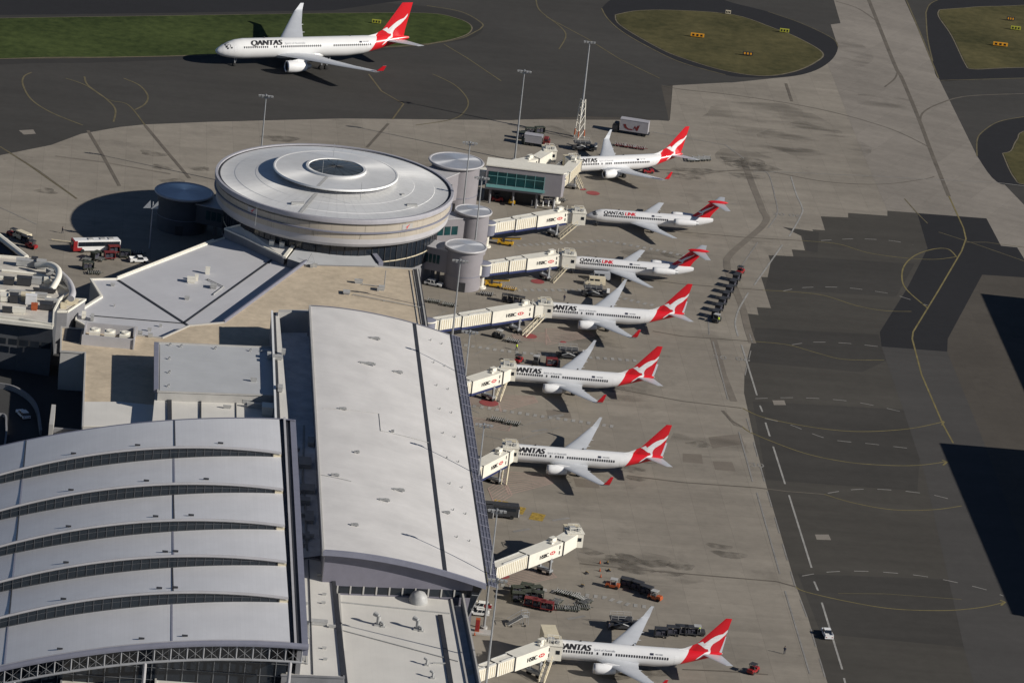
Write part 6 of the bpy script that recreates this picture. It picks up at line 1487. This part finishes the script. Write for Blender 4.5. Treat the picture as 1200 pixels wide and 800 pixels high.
place(T_red, 607, 425, 70, 'red tug peeping over the jet nose below the hi-vis person'); place(T_dk, 628, 426, 80, 'dark tug peeping over the jet fuselage below the hi-vis person'); place(C_mar, 646, 429, 10, 'maroon baggage cart peeping over the jet, left of the dark loader')
for i, l in enumerate(('left','right')): place(D_gr, 583+18*i, 493.5+4*i, -10, f'{l} one of two dark dollies by the mast at mid concourse', 'dollies at mid concourse')
# cluster in front of the empty bridge
gc_ = 'dark green carts left of the dashed walkway'
for i, (px, py, a) in enumerate(((606,697,20),(617,694,-10),(627,697,30),(607,704,5),(618,702,25),(629,703,-5))):
    place(C_gr, px, py, a, ('upper left','upper middle','upper right','lower left','lower middle','lower right')[i]+' dark green cart in the tight cluster below the empty bridge', gc_)
for i, l in enumerate(('left','middle','right')): place(C_mar, 621.5+9.5*i, 710.5+2.3*i, -7, f'{l} one of three maroon carts along the green cart cluster', 'maroon carts by the cluster')
gr_ = 'dark green dollies parked in a ring'
for i, (px, py, a, l) in enumerate(((659,696,-20,'top left'),(669,698,-15,'top middle'),(679,702,-35,'top right'),(686,707,60,'right side'),(682,713,10,'bottom right'),(670,715,5,'bottom middle'),(658,714,10,'bottom left'),(652,707,70,'left side'))):
    place(D_gr, px, py, a, f'{l} dark green dolly of the ring below the empty bridge', gr_)
place(T_or, 718, 688.5, 170, 'orange tug on the open stand beside the empty air bridge')
for i, (px, py, a) in enumerate(((734,687.5,-15),(746,691,-25),(757,696.5,-28))): place(C_dk, px, py, a, f'{ordn[i]} dark baggage cart in line behind the orange tug', 'carts behind the orange tug')
place(T_or, 767, 702.5, -25, 'orange tug at the far end of the short cart line')
for i, (px, py) in enumerate(((774,746),(788,744),(798,743),(809,744))): place(C_dk, px, py, 6, f'{ordn[i]} dark baggage cart counting from the wing beyond the nearest jet', 'carts beyond the nearest jet')
place(T_dk, 817, 743.5, 6, 'dark tug nearest the red fin beyond the nearest jet')
place(T_red, 882, 788, 60, 'lone red tug at the bottom behind the nearest jet tail')
for i, (px, py) in enumerate(((642,240),(655,236))): place((C_dk, D_dk)[i], px, py, 10, ('dark baggage cart','dark dolly')[i]+' near the right end under the teal-windowed link')
# bollards under the link
bp_ = thing('bollard', '', 'bollard'); MB().tube((0,0,0),(0,0,1.5),.14,.14,10).tube((0,0,0),(0,0,.1),.3,.3,10).build('post', M['vwhite'], bp_, 40); MB().tube((0,0,1.5),(0,0,1.62),.15,.1,10).build('cap', M['dk'], bp_, 40)
for i, px in enumerate((623,629.5,636,642.5,649.5)): place(bp_, px, 241+.2*i, 0, 'white bollard in the row under the teal-windowed link', 'bollards under the link')
# large vehicles
tk, bo = boxtruck('catering_truck', 'grey catering truck with a dark red emblem parked beyond the angled jet', 'trailer', 9.4, 4.1, 'dk')
em = MB()
for P in ([(0,1.6),(.5,.6),(1.5,.15),(2.7,.2),(2.7,.5),(1.6,.55),(1.0,.95),(.75,1.7)], [(2.9,.15),(3.3,1.0),(3.6,.4),(4.0,.1),(4.2,.5),(4.6,1.9),(4.0,1.7),(3.7,1.0),(3.3,1.6),(3.0,1.0)]):
    em.add([(1.7-x, 1.28, 1.2+z) for x, z in P], [tuple(range(len(P)))])
em.build('tail_emblem', M['maroon'], bo)
c = at(737,156.5); tk.location = (c.x, c.y, 0); tk.rotation_euler = (0,0,radians(172))
tb_, bo = boxtruck('tractor_truck', 'dark red and grey truck parked left of the lattice mast', 'trailer', 6.4, 3.0, 'maroon'); c = at(630,171); tb_.location = (c.x, c.y, 0); tb_.rotation_euler = (0,0,radians(-6))
for i, (px, py) in enumerate(((612,163),(621,158),(632,157),(617,169))): place(C_gr, px, py, 12*i, ('left','upper left','upper right','lower left')[i]+' dark green cart grouped by the red and grey truck', 'carts by the red and grey truck')
# passenger bus, red at the front
bu = thing('passenger_bus', 'white apron bus with a red front end standing at the edge of the rotunda shadow', 'bus')
bb = MB().box((0,0,1.75),(11.6,2.55,2.4)).box((0,0,3.0),(11.3,2.3,.16)).build('body', M['vwhite'], bu)
MB().box((-5.5,0,1.76),(1.0,2.62,2.5)).box((-4.6,0,.95),(1.6,2.6,.85)).build('red_front', M['vred'], bu)
for s in (-1,1):
    for i in range(6): MB().box((-4.0+1.75*i,s*1.29,2.2),(1.72,.05,1.1)).build('window', M['glass'], bb)
MB().box((-6.03,0,2.1),(.06,2.1,1.2)).build('windscreen', M['glass'], bu)
for x in (-1.5,1.5,3.6): MB().box((x,0,3.15),(1.3,1.2,.2)).build('roof_hatch', M['unit'], bu)
wheels(bu, (-3.7,3.4), 1.15, .5, .35); c = at(112,294); bu.location = (c.x, c.y, 0); bu.rotation_euler = (0,0,radians(23))
for i, (px, py, a) in enumerate(((128,304,20),(133,297,25))): place(C_mar, px, py, a, ('nearer','farther')[i]+' maroon baggage cart next to the apron bus', 'maroon carts by the bus')
for i, (px, py, a) in enumerate(((103,305,80),(112,304,60),(118,305,70),(103,316,20),(110,321,15),(146,302,10))): place(C_gr if i % 2 else D_gr, px, py, a, ('dolly left of the bus front wheel','cart under the bus side','dolly between bus and maroon carts','cart below the bus front','lowest dolly below the bus','cart right of the maroon carts')[i]+' in the bus parking area')
place(UT, 162, 307, 20, 'pickup half hidden in the rotunda shade to the right of the bus')
place(D_dk, 160, 298, 12, 'flat dolly in the rotunda shade to the right of the bus')
place(T_red, 15, 277, 150, 'red tug at the left edge behind the sloping glass wedge'); place(T_red, 37, 291, 150, 'red tug between the glass wedge and the bus'); place(V1, 26, 281, 140, 'cream van behind the sloping glass wedge'); place(C_dk, 31, 285.5, 150, 'dark cart between the van and the red tug behind the glass wedge')
tw = thing('tow_bar', 'beige folding tow bar lying left of the bus', 'tow bar'); MB().tube((-4,0,.35),(1,0,.45),.14).tube((1,0,.45),(2.6,.9,.4),.12).tube((1,0,.45),(2.6,-.9,.4),.12).box((1.6,0,.3),(.3,2.2,.2)).build('bar', M['bcream'], tw); wheels(tw, (.9,), .5, .28, .15); c = at(79,285); tw.location = (c.x, c.y, 0); tw.rotation_euler = (0,0,radians(-6))
# dark coach in the shade of the concourse, two white fronts
for px, py, l in ((586,605,'dark coach with a white front beside the yellow floor marking'),(556,606,'dark coach nosing out from under the concourse eave')):
    co = thing('dark_coach', l, 'coach'); MB().box((0,0,1.7),(7.6,2.4,2.3)).box((0,0,2.92),(7.4,2.2,.14)).build('body', M['dk'], co)
    MB().box((3.86,0,1.5),(.14,2.3,1.7)).build('white_front', M['vwhite'], co); MB().box((3.95,0,2.15),(.06,2.0,.6)).build('windscreen', M['glass'], co)
    for s in (-1,1): MB().box((0,s*1.22,2.2),(6.4,.04,.7)).build('side_glass', M['glass'], co)
    wheels(co, (-2.4,2.4), 1.05, .45, .3); c = at(px, py); co.location = (c.x, c.y, 0); co.rotation_euler = (0,0,radians(4))
# high-lift catering truck with its box raised beside the nearest jet
hl = thing('high_lift_truck', 'catering truck with its beige box raised, at the nose of the nearest jet', 'truck')
MB().box((0,0,.8),(8,2.2,.35)).build('chassis', M['dk'], hl)
MB().box((-.6,0,4.95),(6.2,2.9,2.5)).box((-.6,0,6.25),(6.3,3.0,.1)).build('raised_box', M['bcream'], hl)
sc_ = MB()
for s in (-.9,.9): sc_.tube((-2.6,s,1),(1.6,s,3.6),.13).tube((1.6,s,1),(-2.6,s,3.6),.13)
sc_.build('scissor_lift', M['galv'], hl); MB().box((3.1,0,1.6),(1.6,2.2,1.5)).build('cab', M['vwhite'], hl); MB().box((3.92,0,1.9),(.06,1.9,.7)).build('windscreen', M['glass'], hl)
MB().box((-3.9,0,3.75),(1.2,2.4,.1)).build('loading_platform', M['galv'], hl)
wheels(hl, (-2.4,2.7), 1.0, .48, .35); p, q = at(641,728,6.3), at(648,747,6.3); c = (p+q)/2; hl.location = (c.x, c.y, 0); hl.rotation_euler = (0,0,atan2(p.y-q.y, p.x-q.x))
# small mobile steps, orange cabinet, red sign
ms = thing('mobile_steps', 'small grey mobile steps standing alone above the nearest air bridge', 'steps')
MB().add([(-1.6,-.6,.4),(1.4,-.6,2.2),(1.4,.6,2.2),(-1.6,.6,.4),(-1.6,-.6,.25),(1.4,-.6,2.0),(1.4,.6,2.0),(-1.6,.6,.25)], [(0,1,2,3),(7,6,5,4),(0,4,5,1),(2,6,7,3),(1,5,6,2),(0,3,7,4)]).build('stair_flight', M['unit'], ms)
r = MB()
for s in (-.6,.6): r.tube((-1.6,s,1.4),(1.4,s,3.2),.05).tube((1.4,s,3.2),(2.6,s,3.2),.05).tube((2.6,s,.4),(2.6,s,3.2),.06).tube((1.4,s,.3),(1.4,s,3.2),.06)
r.build('handrail', M['galv'], ms); MB().box((2.0,0,2.1),(1.3,1.3,.1)).build('landing', M['unit'], ms); wheels(ms, (-.9,2.0), .6, .22, .15); c = at(603,733); ms.location = (c.x, c.y, 0); ms.rotation_euler = (0,0,radians(20))
oc = thing('orange_cabinet', 'upright orange cabinet at the foot of a light mast below two white cars', 'cabinet')
MB().box((0,0,.15),(4.4,2.4,.3)).build('plinth', M['wall'], oc); MB().box((-.9,0,1.65),(.9,.9,2.7)).build('cabinet', M['orange'], oc); MB().box((-.9,-.46,1.7),(.7,.03,2.3)).build('cabinet_door', M['vred'], oc); c = at(564,741); oc.location = (c.x, c.y, 0)
sg = thing('red_sign', 'small red sign on a post in front of the two white cars', 'sign'); MB().tube((0,0,0),(0,0,2.4),.06).build('post', M['galv'], sg); MB().box((0,0,2.2),(1.5,.08,.75)).build('panel', M['vred'], sg); c = at(570.5,722); sg.location = (c.x, c.y, 0)
# airfield signs on the grass
def sign(label, px, py, w, m, txt=None):
    s = thing('airfield_sign', label, 'sign'); c = at(px, py); s.location = (c.x, c.y, .1)
    p = MB().box((0,0,.75),(w,.35,1.0)).build('panel', M[m], s)
    l = MB()
    for x in (-w*.35, w*.35): l.tube((x,0,0),(x,0,.3),.08)
    l.build('leg', M['dk'], s)
    b = MB()
    for i in range(3): b.box((-w*.3+w*.3*i,-.19,.75),(w*.16,.03,.6))
    b.build('sign_marking', M['black' if m != 'dk' else 'signy'], p)
sign('orange sign on the left half of the oval grass island', 817, 44.5, 4.0, 'signy'); sign('lime sign near the right end of the oval grass island', 919, 39, 2.8, 'signg')
sign('orange sign low on the corner grass island', 1172, 55, 4.4, 'signy'); sign('lime sign near the right edge of the corner grass island', 1190, 36, 3, 'signg')
sign('black sign with a long shadow on the lower part of the oval grass island', 876, 66, 3.0, 'dk'); sign('black sign high on the corner grass island', 1184, 25, 2.4, 'dk'); sign('lime sign on the long grass behind the taxiing jet tail', 441, 28.5, 2.6, 'signg')
sign('small pale marker board on the upper edge of the oval grass island', 853, 17.5, 1.6, 'bcream')
# ================================================================ PEOPLE
def person(label, px, py, deg, top='navy', stride=.25):
    t = thing('person', label, 'person'); c = at(px, py); t.location = (c.x, c.y, 0); t.rotation_euler = (0,0,radians(deg))
    V = [(0,0,.95),(0,0,1.2),(0,0,1.42),(.02,0,1.52),(.03,0,1.66),(.03,0,1.74), (.02,-.1,.9),(stride*.5,-.1,.5),(stride*.55,-.1,.08),(stride*.55+.16,-.1,.04), (.0,.1,.9),(-stride*.3,.1,.5),(-stride*.9,.1,.1),(-stride*.9+.15,.1,.04), (0,-.2,1.4),(-.08,-.26,1.13),(.06,-.28,.9),(.08,-.28,.82), (0,.2,1.4),(.1,.26,1.14),(.26,.26,.96),(.3,.26,.9)]
    E_ = [(0,1),(1,2),(2,3),(3,4),(4,5),(0,6),(6,7),(7,8),(8,9),(0,10),(10,11),(11,12),(12,13),(2,14),(14,15),(15,16),(16,17),(2,18),(18,19),(19,20),(20,21)]
    rad = [.15,.15,.15,.06,.1,.085,.095,.075,.05,.045,.095,.075,.05,.045,.065,.05,.038,.04,.065,.05,.038,.04]
    me = bpy.data.meshes.new('body'); me.from_pydata(V, E_, []); o = bpy.data.objects.new('body', me); COL.objects.link(o)
    m = o.modifiers.new('s', 'SKIN'); sv = me.skin_vertices[0].data
    for i, r in enumerate(rad): sv[i].radius = (r, r*(1.25 if i in (0,1,2) else 1)); sv[i].use_root = (i == 0)
    m2 = o.modifiers.new('d', 'SUBSURF'); m2.levels = 1
    nm = bpy.data.meshes.new_from_object(o.evaluated_get(bpy.context.evaluated_depsgraph_get())); bpy.data.objects.remove(o)
    for q in (M[top], M['navy'], M['skin']): nm.materials.append(q)
    for p in nm.polygons:
        z = p.center.z; p.material_index = 2 if z > 1.52 or (abs(p.center.y) > .2 and z < .92) else (0 if z > .93 else 1)
    nm.shade_smooth(); b = bpy.data.objects.new('body', nm); COL.objects.link(b); b.parent = t
    MB().lathe([(.105,1.66),(.115,1.74),(.09,1.82),(.01,1.86)], 14, (.01,0,0)).build('hair', M['hair'], t, 60)
    if top == 'hivis': MB().lathe([(.2,.98),(.21,1.2),(.22,1.4),(.12,1.47)], 14).build('vest', M['hivis'], t, 60)
    return t
person('person in a bright hi-vis vest walking along the dashed walkway', 605, 410.5, 30, 'hivis')
person('person in dark clothes standing beyond the jet nose left of the vans', 661, 353, 90)
person('person in dark clothes beside the loader near the nearest jet wing', 713, 738, 100, 'navy')
person('person in a hi-vis vest riding by the tail of the cart train', 841.5, 378.5, 70, 'hivis', .1)
person('person in dark clothes on the open stand behind the nearest jet', 919, 766, 80, 'navy')
person('person in a hi-vis vest near the red fin of the nearest jet', 819, 741, 0, 'hivis')
person('person in dark clothes on the apron left of the bus', 73, 273.5, 40, 'navy')
# traffic cones and chocks near the empty stand
cn = thing('traffic_cone', '', 'cone'); MB().lathe([(.2,.05),(.05,.75),(.02,.76)], 12).build('cone', M['orange'], cn, 40); MB().box((0,0,.03),(.5,.5,.06)).build('foot', M['dk'], cn)
for i, (px, py, l) in enumerate(((703,660,'orange cone left of the oil stains on the empty stand'),(703,669,'orange cone between two others in front of the empty bridge'),(704,676,'orange cone lowest in front of the empty bridge'),(556,744,'orange cone beside the orange cabinet plinth'))): place(cn, px, py, 0, l, 'traffic cones')
b = MB(); rs = random.Random(11)
wc = thing('wheel_chock', '', 'wheel chock'); MB().add([(-.5,-.35,0),(.5,-.35,0),(.5,.35,0),(-.5,.35,0),(.2,-.35,.5),(.2,.35,.5)], [(0,1,2,3),(0,4,5,3),(1,2,5,4),(0,1,4),(2,3,5)]).build('wedge', M['dk'], wc); MB().tube((.2,-.4,.45),(.2,.4,.45),.05).build('rope', M['gold'], wc)
for i, (px, py) in enumerate(((711,660),(713,669),(687,672),(682,687))): place(wc, px, py, 20*i, ('wheel chock nearest the oil stains','middle wheel chock by the cones','wheel chock under the empty bridge cab','wheel chock above the dolly ring')[i]+' on the empty stand', 'wheel chocks')
# remaining prototypes that were never placed are removed
for o in [o for o in bpy.data.objects if o.parent is None and o.type == 'EMPTY' and not o.get('label')]:
    for ch in list(o.children_recursive): bpy.data.objects.remove(ch)
    bpy.data.objects.remove(o)
